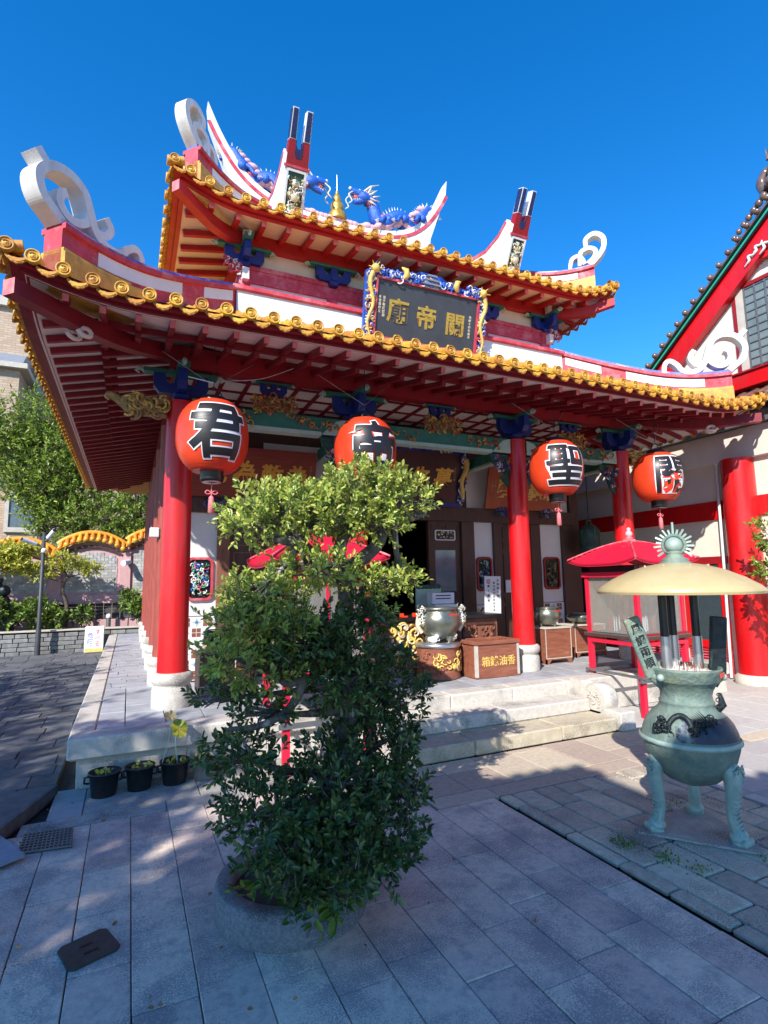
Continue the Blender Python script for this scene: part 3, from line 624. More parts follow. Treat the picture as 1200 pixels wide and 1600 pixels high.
def disc(mb, c, n, r, m='tile'):
    n = Vector(n).normalized(); mb.use(m)
    mb.lathe([(r*.97, -.03), (r, -.005), (r*.98, .012), (r*.86, .014), (r*.82, .004), (r*.3, .004), (r*.22, .012), (0, .014)], c, 18, n)
    e = n.cross(Vector((0, 0, 1))).normalized(); q = Vector((0, 0, 1)); c = Vector(c)+n*.008
    a0 = rnd.uniform(0, .6); mb.tube([c + e*(r*.55*math.cos(a)) + q*(r*.5*math.sin(a)) for a in [a0+.5+k*.55 for k in range(9)]], r*.085, 5)
    mb.tube([c + e*(r*.32*math.cos(a)) + q*(r*.3*math.sin(a)) for a in [a0+3.4+k*.6 for k in range(5)]], r*.09, 5)
def build_tier(Tr, name, sides, sp, vmax, raft, vin, soff, mats, r=.055, raftsides=None, rlim=None):
    root = MB()
    for side in sides:
        o, e, n, L = Tr.sides[side]; vm = vmax[side]; root.use('tile'); nd, nv = 48, 10
        vs = []
        for j in range(nv+1):
            v = vm*j/nv; c0 = min(v, Tr.hip); c1 = L-c0
            for i in range(nd+1): d = c0+(c1-c0)*i/nd; vs.append(Tr.P(side, d, v, Tr.prof(v)))
        root.add(vs, [(j*(nd+1)+i, j*(nd+1)+i+1, (j+1)*(nd+1)+i+1, (j+1)*(nd+1)+i) for j in range(nv) for i in range(nd)], True)
    roof = root.build(name, T)
    for side in sides:
        if side == 'back': continue
        o, e, n, L = Tr.sides[side]; vm = vmax[side]; tl = MB().use('tile'); cnt = int(round(L/sp)); s2 = L/cnt
        for i in range(cnt+1):
            d = i*s2; dd = min(d, L-d); lim = vm if dd >= Tr.hip else dd
            if lim > .12:
                ks = max(3, int(lim/.22)); tl.use('tile').tube([Tr.P(side, d, lim*j/ks, Tr.prof(lim*j/ks)+.03) for j in range(ks+1)], r*.84, 8, cap=False)
                for j in range(1, int(lim/.3)+1):
                    v = j*.3
                    if v < lim: tl.tube([Tr.P(side, d, v, Tr.prof(v)+.03), Tr.P(side, d, v+.02, Tr.prof(v+.02)+.03)], r*.92, 8, cap=False)
            dc = min(max(d, .03), L-.03); c = Tr.P(side, dc, -.035, Tr.prof(0)+.03); disc(tl, c, -n, r)
            tl.tube([Tr.P(side, dc, -.03, Tr.prof(0)+.03), Tr.P(side, dc, .13, Tr.prof(.1)+.03)], r*.86, 10, cap=False)
            tl.use('tile').ball(c + n*.05 + Vector((0, 0, r+.008)), .017, 8, (1, 1, 1.1)); tl.lathe([(.016, -.02), (.012, .01)], c + n*.05 + Vector((0, 0, r)), 6)
            if i < cnt:
                dm = d+s2/2; c2 = Tr.P(side, dm, -.004, Tr.prof(0)-.028); a = s2*.37; dp = (Vector((0, 0, -1))*.93 - n*.36).normalized(); ee = e
                outer = [(-a*1.08, .034), (-a*1.08, .012), (-a*.86, -.014), (-a*.66, -.026), (-a*.5, -.046), (-a*.24, -.052), (0, -.064), (a*.24, -.052), (a*.5, -.046), (a*.66, -.026), (a*.86, -.014), (a*1.08, .012), (a*1.08, .034), (a*.6, .006), (0, -.008), (-a*.6, .006)]
                vv = -dp; nn = ee.cross(vv)
                tl.prism(outer if nn.dot(-n) > 0 else outer[::-1], c2, ee, vv, .014 if nn.dot(-n) > 0 else -.014)
                inner = [(p*.7, (q+.02)*.55-.024) for p, q in outer]
                tl.prism(inner, c2 - n*.012, ee, vv, .008)
                # trough tile behind the drip
                tl.add([Tr.P(side, dm-a*1.2, -.004, Tr.prof(0)+.02), Tr.P(side, dm, -.006, Tr.prof(0)-.024), Tr.P(side, dm+a*1.2, -.004, Tr.prof(0)+.02),
                        Tr.P(side, dm-a, .12, Tr.prof(.12)+.03), Tr.P(side, dm, .12, Tr.prof(.12)-.0), Tr.P(side, dm+a, .12, Tr.prof(.12)+.03)], [(0, 1, 4, 3), (1, 2, 5, 4)])
        tl.build('roof_tiles', roof)
        fb = MB().use(mats[0]); z = raft['z0']
        Tr.sweep(fb, side, [(.035, z+.078), (.10, z+.078), (.10, z+.125), (.035, z+.125)]); Tr.sweep(fb, side, [(.102, z+.05), (.155, z+.05), (.155, z+.11), (.102, z+.11)])
        fb.build('eave_fascia', roof)
        sb = MB().use(mats[1]); sl_ = raft['slope']; zz = lambda v: raft['z0']+sl_*(v-.2)+raft['h']
        Tr.sweep(sb, side, [(.13, zz(.13)+.002), (vin, zz(vin)+.002), (vin, zz(vin)+.022), (.13, zz(.13)+.022)]); sb.build('soffit', roof)
        if raftsides and side not in raftsides: continue
        nr = int(round(L/raft['sp'])); s3 = L/nr; h, wd = raft['h'], raft['w']
        for i in range(nr):
            d = (i+.5)*s3
            if rlim and side in rlim and not rlim[side](d, L): continue
            dd = min(d, L-d); lim = min(vin, dd-.06)
            if lim < .3: continue
            ra = MB().use(mats[2]); two = raft.get('two')
            v1 = min(lim, two+.12) if two else lim; v0 = .19; zb = lambda v: raft['z0']+sl_*(v-.2)+h/2
            A, B = Tr.P(side, d, v0, zb(v0)), Tr.P(side, d, v1, zb(v1)); ra.beam(A, B, wd, h, bev=.004)
            ra.use('pinkend'); dr = (A-B).normalized(); ra.beam(A, A+dr*.004, wd*.98, h*.98)
            if two and lim > two+.1:
                ra.use(mats[2]); A, B = Tr.P(side, d, two, zb(two)-h-.004), Tr.P(side, d, lim, zb(lim)-h-.004); ra.beam(A, B, wd*1.15, h, bev=.004)
            ra.build('rafter', roof)
        if raft.get('two'):
            tw = raft['two']; bt = MB().use(mats[0]); zq = raft['z0']+sl_*(tw-.2)
            Tr.sweep(bt, side, [(tw+.02, zq-.0), (tw+.06, zq-.0), (tw+.06, zq+h), (tw+.02, zq+h)]); bt.build('rafter_batten', roof)
    return roof
lower = Tier(-.95, 4.6, 8.15, 15.1, 3.92, lambda v: 3.89 + .36*v + .075*v*v, .2, 1.05); lower.hip = 9
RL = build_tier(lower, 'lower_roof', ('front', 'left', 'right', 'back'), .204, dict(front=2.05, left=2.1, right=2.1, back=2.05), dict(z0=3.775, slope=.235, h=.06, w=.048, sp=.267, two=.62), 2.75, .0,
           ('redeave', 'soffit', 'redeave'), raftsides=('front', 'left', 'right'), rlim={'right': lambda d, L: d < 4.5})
upper = Tier(.25, 5.97, 6.95, 13.73, 6.01, lambda v: 5.98 + .42*v + .045*v*v, .26, .95); upper.hip = 1.55
RU = build_tier(upper, 'upper_roof', ('front', 'left', 'right', 'back'), .204, dict(front=3.88, left=1.6, right=1.6, back=3.88), dict(z0=5.865, slope=.2, h=.07, w=.06, sp=.31), .9, .0,
           ('redorange', 'cream', 'redorange'), raftsides=('front', 'left', 'right'), rlim={'left': lambda d, L: d > L-6, 'right': lambda d, L: d < 4})
# corner hip beams
def hipbeam(root, c0, c1, w, h, m, drop=.1, scroll=False):
    c0, c1 = Vector(c0), Vector(c1); mid = (c0+c1)/2 - Vector((0, 0, drop)); P = smoothpath([c0, mid, c1], 6); b = MB().use(m)
    d = (c1-c0); d.z = 0; d.normalize(); side = Vector((-d.y, d.x, 0)); vs = []
    for i, p in enumerate(P):
        hh = h*(.85+.3*(1-i/(len(P)-1)))
        vs += [p+side*w/2+UZ*hh/2, p-side*w/2+UZ*hh/2, p-side*w/2-UZ*hh/2, p+side*w/2-UZ*hh/2]
    k = len(P); b.add(vs, [(i*4+j, i*4+(j+1) % 4, i*4+4+(j+1) % 4, i*4+4+j) for i in range(k-1) for j in range(4)] + [(3, 2, 1, 0)])
    b.use('pinkend'); n = (P[-1]-P[-2]).normalized(); b.add([v+n*.002 for v in vs[-4:]], [(0, 1, 2, 3)])
    o = b.build('hip_beam', root)
    if scroll:
        s = MB().use('soffit'); q = P[8] - UZ*(h*.55)
        s.tube([q + side*(w/2) + d*(.08*math.cos(a)*(.4+.6*a/6)) + UZ*(.05*math.sin(a)*(.4+.6*a/6)) for a in [k2*.6 for k2 in range(11)]], .02, 6)
        s.tube([q - side*(w/2) + d*(.08*math.cos(a)*(.4+.6*a/6)) + UZ*(.05*math.sin(a)*(.4+.6*a/6)) for a in [k2*.6 for k2 in range(11)]], .02, 6); s.build('scroll', o)
hipbeam(RL, (.42, 6.0, 4.02), (-.90, 4.65, 3.82), .12, .145, 'redeave', .09, True); hipbeam(RL, (6.78, 6.0, 4.02), (8.10, 4.65, 3.82), .12, .145, 'redeave', .09, True)
hipbeam(RU, (1.17, 6.67, 5.93), (.30, 5.99, 5.97), .11, .14, 'redorange', .09); hipbeam(RU, (6.03, 6.67, 5.93), (6.90, 5.99, 5.97), .11, .14, 'redorange', .09)
# coffered porch ceiling: pale boards behind a red lattice
MB().use('soffit').box((.52, 6.085, 3.985), (6.68, 7.355, 4.01)).build('porch_ceiling', T)
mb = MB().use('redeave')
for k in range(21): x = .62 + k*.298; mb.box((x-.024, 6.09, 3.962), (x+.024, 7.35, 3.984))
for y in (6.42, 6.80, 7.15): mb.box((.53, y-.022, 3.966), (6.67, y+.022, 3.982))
mb.build('ceiling_lattice', T)

# ---- upper storey wall
mb = MB().use('cream').box((1.2, 6.70, 5.55), (6.0, 6.8, 6.15)).box((1.2, 6.8, 5.55), (1.3, 13.0, 6.15)).box((5.9, 6.8, 5.55), (6.0, 13.0, 6.15))
mb.use('plaster').box((1.2, 6.695, 5.0), (6.0, 6.8, 5.549)).box((1.2, 6.8, 5.0), (1.3, 13.0, 5.549)).box((5.9, 6.8, 5.0), (6.0, 13.0, 5.549)); mb.build('upper_wall', T)
mb = MB().use('pinkred').box((1.17, 6.66, 5.40), (6.03, 6.71, 5.565)).box((1.16, 6.645, 5.566), (6.04, 6.72, 5.63)).box((1.155, 6.73, 5.40), (1.205, 13, 5.63)).box((5.995, 6.73, 5.40), (6.045, 13, 5.63)); mb.build('wall_rail', T)
for x in (2.36, 4.84): MB().use('pinkred').box((x-.07, 6.655, 5.1), (x+.07, 6.70, 5.399)).build('wall_post', T)
for x in (1.17, 6.03):
    MB().use('pinkred').lathe([(.085, 5.15), (.085, 5.6)], (x, 6.67, 0), 20).build('corner_post', T); MB().use('blue').box((x-.13, 6.54, 5.12), (x+.13, 6.8, 5.17)).build('corner_plinth', T)
    sg = 1 if x > 3 else -1
    q = MB().use('pinkred'); relief(q, (x+.14*sg, 6.60, 5.52), UX, UZ, .2, .2, 30, .05, ['pinkred', 'soffit', 'pinkred'], seed=5, depth=.05); q.build('corner_carving', T)
    MB().use('soffit').box((x-.04, 6.50, 5.35), (x+.04, 6.58, 5.5)).build('bracket_tongue', T); MB().use('soffit').box((x-.04, 6.50, 5.86), (x+.04, 6.57, 6.0)).build('bracket_tongue', T)
mb = MB().use('redorange').box((1.05, 6.6, 5.86), (6.15, 6.72, 6.03)).box((1.1, 6.725, 5.86), (1.22, 13, 6.03)).box((5.98, 6.725, 5.86), (6.10, 13, 6.03)); mb.build('eave_purlin', T)
for x in (1.17, 2.36, 4.84, 6.03): bracket(x, 6.63, 5.56, .72, ay=(x in (1.17, 6.03)))
# white flashing ridge round the foot of the upper wall
mb = MB().use('white').box((1.05, 6.42, 4.80), (6.15, 6.60, 5.13)).box((1.0, 6.61, 4.8), (1.1, 13.2, 5.13)).box((6.1, 6.61, 4.8), (6.2, 13.2, 5.13))
mb.use('pinkred').box((1.0, 6.38, 5.131), (6.2, 6.62, 5.195), .01).box((.96, 6.621, 5.131), (1.12, 13.2, 5.195), .01).box((6.08, 6.621, 5.131), (6.24, 13.2, 5.195), .01); mb.build('base_ridge', T)

# ---- hip ridges with curls
def hipridge(root, Tr, cx, cy, sx, s0, s1, h, zadd, m=('pinkred', 'white', 'pinkred', 'bluetrim'), w=.2):
    """box ridge along the hip from distance s0 (near the corner) to s1, measured in plan along each axis"""
    pts = []; N = 14
    for i in range(N+1):
        v = lerp(s0, s1, i/N); z = Tr.prof(v) + Tr.R*(max(0, 1-v/Tr.Lr))**2 + .04 + zadd*(max(0, 1-(v-s0)/(.9)))**2; pts.append(Vector((cx+sx*v, cy+v, z)))
    d = Vector((sx, 1, 0)).normalized(); side = Vector((-d.y, d.x, 0))
    def strip(mb, w, z0, z1, i0=0, i1=N):
        vs = []
        for p in pts[i0:i1+1]: vs += [p+side*w/2+UZ*z0, p-side*w/2+UZ*z0, p-side*w/2+UZ*z1, p+side*w/2+UZ*z1]
        k = i1-i0+1
        mb.add(vs, [(i*4+j, i*4+(j+1) % 4, i*4+4+(j+1) % 4, i*4+4+j) for i in range(k-1) for j in range(4)] + [(3, 2, 1, 0), (k*4-4, k*4-3, k*4-2, k*4-1)])
    r = MB().use('tile'); strip(r, w+.09, -.25, .045, 0, 5); strip(r, w+.05, .045, .08, 0, 4); r.use(m[0]); strip(r, w, -.24, h*.72); strip(r, w+.07, h*.72, h*.86)
    r.use(m[1]); strip(r, w+.012, .105, h*.68, 2, 8); strip(r, w+.012, .105, h*.68, 10, N-1)
    r.use(m[3]); strip(r, w-.03, h*.86, h)
    o = r.build('hip_ridge', root); return o, pts, d
def curl(parent, o, d, paths, t, m='curlwhite', name='ridge_curl', zb=0., zs=1.):
    """scroll work cut from thick white plate standing in the vertical plane of the ridge; d points outwards to the corner"""
    side = d.cross(UZ).normalized(); c = MB().use(m)
    for i, (pts, hw) in enumerate(paths):
        P = smoothpath([(p, zb+(q-zb)*zs) for p, q in pts], 7); k = len(P); hws = [hw*(1 if len(pts) < 3 else (.78+.22*math.sin(PI*min(1, (j+2)/(k*.5))*.5))) for j in range(k)] if not hasattr(hw, '__len__') else [np.interp(j/(k-1)*(len(hw)-1), range(len(hw)), hw) for j in range(k)]
        tt = t*(1-.04*i); c.ribbon(P, hws, Vector(o) - side*tt/2, d, UZ, tt)
    return c.build(name, parent)
PL_main = [(-1.256, 4.50), (-1.248, 4.743), (-1.175, 4.812), (-1.082, 4.74), (-1.012, 4.639), (-0.9, 4.60), (-0.784, 4.627), (-0.71, 4.727), (-0.66, 4.876), (-0.602, 5.023), (-0.503, 5.096), (-0.391, 5.099), (-0.285, 5.047), (-0.203, 4.933), (-0.194, 4.822), (-0.241, 4.698), (-0.338, 4.615), (-0.41, 4.55)]
PL = [(PL_main, .038), ([(-0.270, 5.02), (-0.165, 5.135)], .036), ([(-0.66, 4.86), (-0.645, 4.73), (-0.54, 4.645), (-0.446, 4.66), (-0.383, 4.742), (-0.389, 4.845), (-0.44, 4.887)], .036),
      ([(-0.72, 4.70), (-0.825, 4.712), (-0.888, 4.8), (-0.883, 4.867), (-0.833, 4.932)], .036)]
PU = [([(-0.42, 7.0), (-0.41, 7.125), (-0.28, 7.194), (-0.155, 7.107), (-0.143, 6.955), (-0.21, 6.821), (-0.36, 6.66)], .038), ([(-0.53, 6.68), (-0.52, 6.817), (-0.491, 6.924), (-0.372, 6.964), (-0.275, 6.9), (-0.301, 6.79), (-0.40, 6.70)], .034),
      ([(-0.68, 6.66), (-0.669, 6.738), (-0.636, 6.83), (-0.544, 6.86), (-0.482, 6.79), (-0.45, 6.70)], .032)]
for cx, sx in ((-.95, 1), (8.15, -1)):
    o, pts, d = hipridge(RL, lower, cx, 4.6, sx, .28, 2.0, .34, .08); curl(o, (cx, 4.6, 0), -d, PL, .17, zb=4.5, zs=.82 if sx > 0 else 1.)
for cx, sx in ((.25, 1), (6.95, -1)):
    o, pts, d = hipridge(RU, upper, cx, 5.97, sx, .22, 1.5, .31, .10, w=.18); curl(o, (cx, 5.97, 0), -d, PU, .15, zb=6.66, zs=.9 if sx > 0 else 1.)

# ---- main ridge with raised ends
half = [(-2.6, 10.58), (-2.34, 10.03), (-2.0, 9.5), (-1.62, 9.16), (-1.15, 8.97), (-.5, 8.88), (0, 8.86)]
top = smoothpath(half + [(-x, z) for x, z in half[-2::-1]], 5)
poly = [(p.x, p.y) for p in top] + [(2.56, 10.2), (2.34, 9.6), (2.14, 9.05), (2.0, 8.0), (-2.0, 8.0), (-2.14, 9.05), (-2.34, 9.6), (-2.56, 10.2)]
rg = MB().use('white').prism(poly[::-1], (3.6, 9.73, 0), UX, UZ, -.24)
rgo = rg.build('main_ridge', RU)
off = []
for i, p in enumerate(top):
    a, b = top[max(0, i-1)], top[min(len(top)-1, i+1)]; d = (b-a).normalized(); off.append((p.x+d.y*.14, p.y-d.x*.14))
off = off[3:-3]
MB().use('pinkred').ribbon(off, .035, (3.6, 9.729, 0), UX, UZ, .012).build('ridge_stripe', rgo)
pn = MB().use('soffit')
pp = MB().use('bluetrim')
for sg in (-1, 1):
    a = [(sg*1.93, 8.62), (sg*1.86, 8.98), (sg*1.42, 8.86), (sg*1.38, 8.6)]; pn.prism(a if sg < 0 else a[::-1], (3.6, 9.728, 0), UX, UZ, .004)
pn.build('ridge_panel', rgo)
cl = MB()
for sg in (-1, 1):
    for k in range(16):
        cl.use('cloudpink').ball((3.6+sg*(.45+k*.1), 9.8, 8.92+.0035*k*k+rnd.uniform(0, .05)), rnd.uniform(.06, .11), 9, (1.2, .8, .8))
for k in range(9): cl.ball((3.6-.36+k*.09, 9.8, 8.93), .09, 9, (1.2, .8, .8))
cl.build('ridge_clouds', rgo)
fn = thing('roof_finial', 'small golden gourd finial with thin mast between the two blue roof dragons', 'finial', (3.6, 9.85, 8.95))
MB().use('gold').lathe([(.19, 8.95), (.2, 9.05), (.14, 9.13), (.1, 9.16), (.14, 9.22), (.13, 9.3), (.075, 9.36), (.09, 9.42), (.06, 9.5), (.03, 9.55), (.04, 9.58), (.0, 9.64)], (3.6, 9.85, 0), 20).build('gourd', fn)
MB().use('steel').tube([(3.6, 9.85, 9.6), (3.6, 9.85, 9.98)], .01, 6).build('mast', fn)
def dragon(sg, label):
    D = thing('roof_dragon', label, 'dragon statue', (3.6+sg*1.4, 9.85, 9.0), 'blue dragons on the temple roof ridge')
    X = lambda x: 3.6 + sg*x
    body = smoothpath([(X(.62), 9.80, 9.52), (X(.72), 9.83, 9.62), (X(.82), 9.85, 9.45), (X(.9), 9.86, 9.22), (X(1.08), 9.84, 9.16), (X(1.28), 9.82, 9.34), (X(1.5), 9.84, 9.40), (X(1.7), 9.86, 9.26), (X(1.86), 9.86, 9.36), (X(2.0), 9.86, 9.62), (X(2.14), 9.84, 9.78), (X(2.28), 9.82, 9.68), (X(2.33), 9.80, 9.52)], 5)
    k = len(body); rad = [.10+.06*math.sin(PI*min(1, i/(k*.75))) if i < k*.7 else .13*(1-(i-k*.7)/(k*.3))+.03 for i in range(k)]
    b = MB().use('dragonblue').tube(body, rad, 10)
    bel = [p + Vector((0, -.05, -.09)) for p in body[2:-8]]
    b.use('cloudpink').tube(bel, [r*.5 for r in rad[2:-8]], 7)
    bo = b.build('body', D)
    sp = MB().use('palecream')
    for i in range(3, k-2, 1):
        p = body[i]; n = UZ; a = (body[min(i+1, k-1)]-body[i-1]).normalized(); nn = (n - a*n.dot(a)).normalized()
        sp.tube([p+nn*rad[i]*.8, p+nn*(rad[i]+.09)+a*.03], [.022, .002], 4, smooth=False)
    sp.build('back_spines', bo)
    lg = MB()
    for x, z in ((1.12, 9.2), (1.5, 9.32), (1.95, 9.45)):
        for yy in (-.1, .1):
            lg.use('dragonblue').ball((X(x), 9.85+yy, z+.02), .1, 9).tube(smoothpath([(X(x), 9.85+yy*.6, z), (X(x-.12), 9.84+yy*1.4, z+.02), (X(x-.2), 9.82+yy*1.6, z-.12), (X(x-.28), 9.80+yy*1.6, z-.14)], 3), [.06, .06, .055, .05, .045, .04, .035, .03, .03, .025], 7)
            lg.use('palecream')
            for q in (-.04, 0, .04): lg.tube([(X(x-.28), 9.80+yy*1.6, z-.14+q), (X(x-.36), 9.79+yy*1.6+q, z-.17+q)], [.014, .003], 4)
    lg.use('pinkred').ball((X(1.05), 9.72, 9.24), .1, 9, (1.3, .35, .6)).ball((X(1.75), 9.75, 9.36), .09, 9, (1.3, .35, .6)); lg.build('legs', D)
    h = MB().use('dragonblue').ball((X(.58), 9.80, 9.60), .16, 12, (1.1, .8, .8))
    h.tube([(X(.56), 9.80, 9.62), (X(.42), 9.79, 9.66), (X(.28), 9.78, 9.66)], [.12, .09, .07], 9); h.tube([(X(.56), 9.80, 9.54), (X(.44), 9.79, 9.46), (X(.34), 9.78, 9.42)], [.08, .06, .04], 8)
    h.use('pinkred').ball((X(.40), 9.79, 9.555), .06, 8, (1.4, .8, .9)); h.use('white')
    for q in range(5):
        h.tube([(X(.3+q*.04), 9.745, 9.63), (X(.3+q*.04), 9.745, 9.58)], [.012, .002], 4); h.tube([(X(.34+q*.04), 9.745, 9.46+q*.012), (X(.34+q*.04), 9.745, 9.50+q*.012)], [.011, .002], 4)
    h.ball((X(.26), 9.76, 9.7), .035, 8).ball((X(.46), 9.73, 9.69), .028, 8); ho = h.build('head', D)
    mn = MB()
    for q in range(16):
        mn.use('palecream' if q % 3 else 'pinkred'); a = -1.2 + q*.17
        mn.tube([(X(.62), 9.80+.06*math.sin(q), 9.6), (X(.62+.17*math.cos(a)), 9.80+.1*math.sin(q*2.1), 9.6+.16*math.sin(a)), (X(.62+.3*math.cos(a)), 9.80+.12*math.sin(q*2.1), 9.6+.26*math.sin(a)+.03)], [.03, .022, .003], 5)
    mn.build('mane', ho)
    hn = MB().use('palecream')
    for yy in (-.06, .06): hn.tube([(X(.56), 9.8+yy, 9.7), (X(.7), 9.8+yy*1.4, 9.84), (X(.9), 9.8+yy*1.6, 9.93)], [.022, .018, .004], 6)
    for yy in (-1, 1): hn.tube(smoothpath([(X(.3), 9.78+yy*.05, 9.62), (X(.2), 9.78+yy*.09, 9.5), (X(.26), 9.76+yy*.1, 9.36), (X(.18), 9.76+yy*.1, 9.28)], 3), [.014]*9+[.004], 5)
    hn.build('horns', ho)
    tf = MB().use('goldpaint')
    for q in range(9): a = .3+q*.32; tf.tube([(X(2.05), 9.80, 9.66), (X(2.05+.1*math.cos(a)), 9.76, 9.66+.1*math.sin(a)), (X(2.05+.17*math.cos(a)), 9.76, 9.68+.16*math.sin(a))], [.02, .018, .003], 5)
    tf.build('tail_tuft', D)
dragon(-1, 'blue dragon statue on the roof ridge beside the raised left tip, partly behind a fork'); dragon(1, 'blue dragon statue on the roof ridge facing the golden finial, beside the right ridge tip')
# descending ridges that end in tall forks
def fork(xc, sg):
    r = MB()
    side = [(9.7, 8.2), (9.7, 8.75), (8.9, 8.05), (8.2, 7.55), (7.6, 7.22), (7.1, 7.12), (6.75, 7.18), (6.52, 7.30)]
    fr = [(6.36, 7.11), (6.74, 6.35), (7.2, 6.3)]
    r.use('white').prism(side + fr, (xc-.15, 0, 0), (0, 1, 0), UZ, .30)
    o = r.build('descending_ridge', RU)
    e = MB().use('pinkred'); pth = [(8.9, 8.02), (8.2, 7.52), (7.6, 7.19), (7.1, 7.09), (6.75, 7.15), (6.54, 7.27)]
    e.ribbon(pth, .03, (xc-.156, 0, 0), (0, 1, 0), UZ, .312); e.build('ridge_edging', o)
    B = Vector((xc, 6.74, 6.35)); Tt = Vector((xc, 6.12, 7.58)); v = (Tt-B).normalized(); n = UX.cross(v); H = (Tt-B).length
    # red fork above the relief panel
    f = MB(); h0 = H*.52; h1 = H*.74; w0, w1 = .15, .135
    f.use('redbeam').prism([(-w0, h0), (w0, h0), (w1, h1), (.045, h1), (.045, h1-.06), (.02, h1-.10), (-.02, h1-.10), (-.045, h1-.06), (-.045, h1), (-w1, h1)], B - n*.12, UX, v, .13)
    f.use('navy').prism([(-.04, h1+.0), (-.04, h1-.055), (-.018, h1-.095), (.018, h1-.095), (.04, h1-.055), (.04, h1+.0), (.05, h1+.0), (.05, h1-.16), (.03, h1-.2), (-.03, h1-.2), (-.05, h1-.16), (-.05, h1)][::-1], B+n*.011, UX, v, .003)
    for s_ in (-1, 1):
        a = [(s_*.05, h1+.003), (s_*w1, h1+.003), (s_*(w1-.006), H), (s_*.056, H)]; a = a if s_ > 0 else a[::-1]
        f.use('white').prism(a, B - n*.12, UX, v, .13); b = [(s_*.056, h1+.012), (s_*(w1-.008), h1+.012), (s_*(w1-.014), H-.012), (s_*.062, H-.012)]; b = b if s_ > 0 else b[::-1]
        f.use('navy').prism(b, B + n*.011, UX, v, .005)
        b2 = [(s_*(w1+.001), h1+.01)]; f.use('navy').prism([(-.112, h1+.012), (.002, h1+.012), (.002, H-.012), (-.112, H-.012)] if s_ > 0 else [(-.112, h1+.012), (.002, h1+.012), (.002, H-.012), (-.112, H-.012)][::-1], B + UX*(s_*(w1-.001)), n, v, .003 if s_ < 0 else -.003)
    f.build('fork_finial', o)
    p = MB().use('pinkred'); p.obox(B + v*h0 + n*.005, UX, v, n, .34, .03, .04); p.use('white'); ringframe(p, B + v*(h0*.5) + n*.0, UX, v, .27, h0-.06, .02, .028, .02)
    p.use('darkgreen').prism([(-.11, -h0*.5+.06), (.11, -h0*.5+.06), (.11, h0*.5-.06), (-.11, h0*.5-.06)], B+v*(h0*.5)-n*.0, UX, v, .004); po = p.build('relief_panel', o)
    q = MB(); c = B + v*(h0*.5) + n*.01
    q.use('palecream').ball(c+v*.17, .06, 9, (1.1, .6, .9)).ball(c+v*.03, .075, 9, (1.1, .6, 1.3)).ball(c-v*.14, .07, 9, (1.2, .6, 1.2)); relief(q, c, UX, v, .17, .46, 70, .035, ['palecream', 'white', 'goldpaint', 'palegreen', 'palecream', 'woodlight', 'white'], seed=3+sg, depth=.05); q.build('warrior_relief', po)
fork(1.79, -1); fork(5.41, 1)
# gable triangle under the main ridge
mb = MB().use('white'); mb.prism([(8.2, 6.72), (11.5, 6.72), (9.85, 8.3)], (1.82, 0, 0), (0, 1, 0), UZ, .1); mb.prism([(8.2, 6.72), (11.5, 6.72), (9.85, 8.3)], (5.3, 0, 0), (0, 1, 0), UZ, .1); mb.build('gable', RU)

# ---------------------------------------------------------------- name plaque
pc = Vector((3.60, 6.27, 5.20)); pu = UX; pv = Vector((0, -.17, .745)).normalized(); pn_ = pu.cross(pv)
PQ = thing('name_plaque', 'charcoal temple name plaque with gold characters in a carved blue and gold dragon frame', 'plaque', pc)
b = MB().use('charcoal').obox(pc, pu, pv, pn_, 1.56, .74, .05); b.use('pinkred'); ringframe(b, pc + pn_*.02, pu, pv, 1.62, .80, .03, .03, .01)
b.build('board', PQ)
t_ = MB().use('gold')
for ch, x, z, s_ in (('廟', -.46, .0, .33), ('帝', -.02, -.01, .33), ('關', .44, -.03, .33)): t_.text(ch, s_, pc + pu*x + pv*z + pn_*.025, pu, pv, .022, .014)
t_.use('palecream').column_text('光緒十四年歲次', .042, pc + pu*.68 + pv*.12 + pn_*.025, pu, pv, .01, .004)
t_.column_text('弟子敬獻匾額', .042, pc + pu*(-.67) + pv*.14 + pn_*.025, pu, pv, .01, .004); t_.column_text('本堂重修立', .042, pc + pu*(-.73) + pv*.14 + pn_*.025, pu, pv, .01, .004)
t_.build('lettering', PQ)
fr = MB().use('dragonblue')
fr.prism([(-.94, -.46), (-.80, -.46), (-.80, .38), (.80, .38), (.80, -.46), (.94, -.46), (.95, .44), (.82, .52), (.6, .48), (.3, .50), (.16, .58), (-.16, .58), (-.3, .50), (-.6, .48), (-.82, .52), (-.95, .44)], pc-pn_*.03, pu, pv, .05)
relief(fr, pc + pv*.455 + pn_*.03, pu, pv, 1.62, .12, 130, .05, ['dragonblue', 'white', 'dragonblue', 'white', 'bluetrim', 'dragonblue'], seed=2, depth=.04)
for sg in (-1, 1):
    relief(fr, pc + pu*(.872*sg) + pv*(.0) + pn_*.03, pu, pv, .11, .86, 110, .04, ['goldpaint', 'palecream', 'dragonblue', 'pinkred', 'white', 'goldpaint'], seed=5+sg, depth=.04)
    pts = [pc + pu*sg*(.87+.035*math.sin(k*1.1)) + pv*(.42-.09*k) + pn_*.06 for k in range(10)]
    fr.use('goldpaint').tube(pts, [.034-.002*k for k in range(10)], 7); fr.ball(pc+pu*sg*.84+pv*.47+pn_*.06, .06, 9)
    for q in range(5): fr.tube([pc+pu*sg*.84+pv*.47+pn_*.06, pc+pu*sg*(.84+.11*math.cos(q))+pv*(.47+.09*math.sin(q))+pn_*.09], [.02, .004], 5)
    fr.use('goldpaint').tube([pc + pu*(sg*.42) + pv*.42 + pn_*.05, pc + pu*(sg*.38) + pv*.47 + pn_*.07, pc + pu*(sg*.40) + pv*.53 + pn_*.07, pc + pu*(sg*.46) + pv*.56 + pn_*.05], [.03, .045, .04, .012], 7)
fr.use('greyroof')
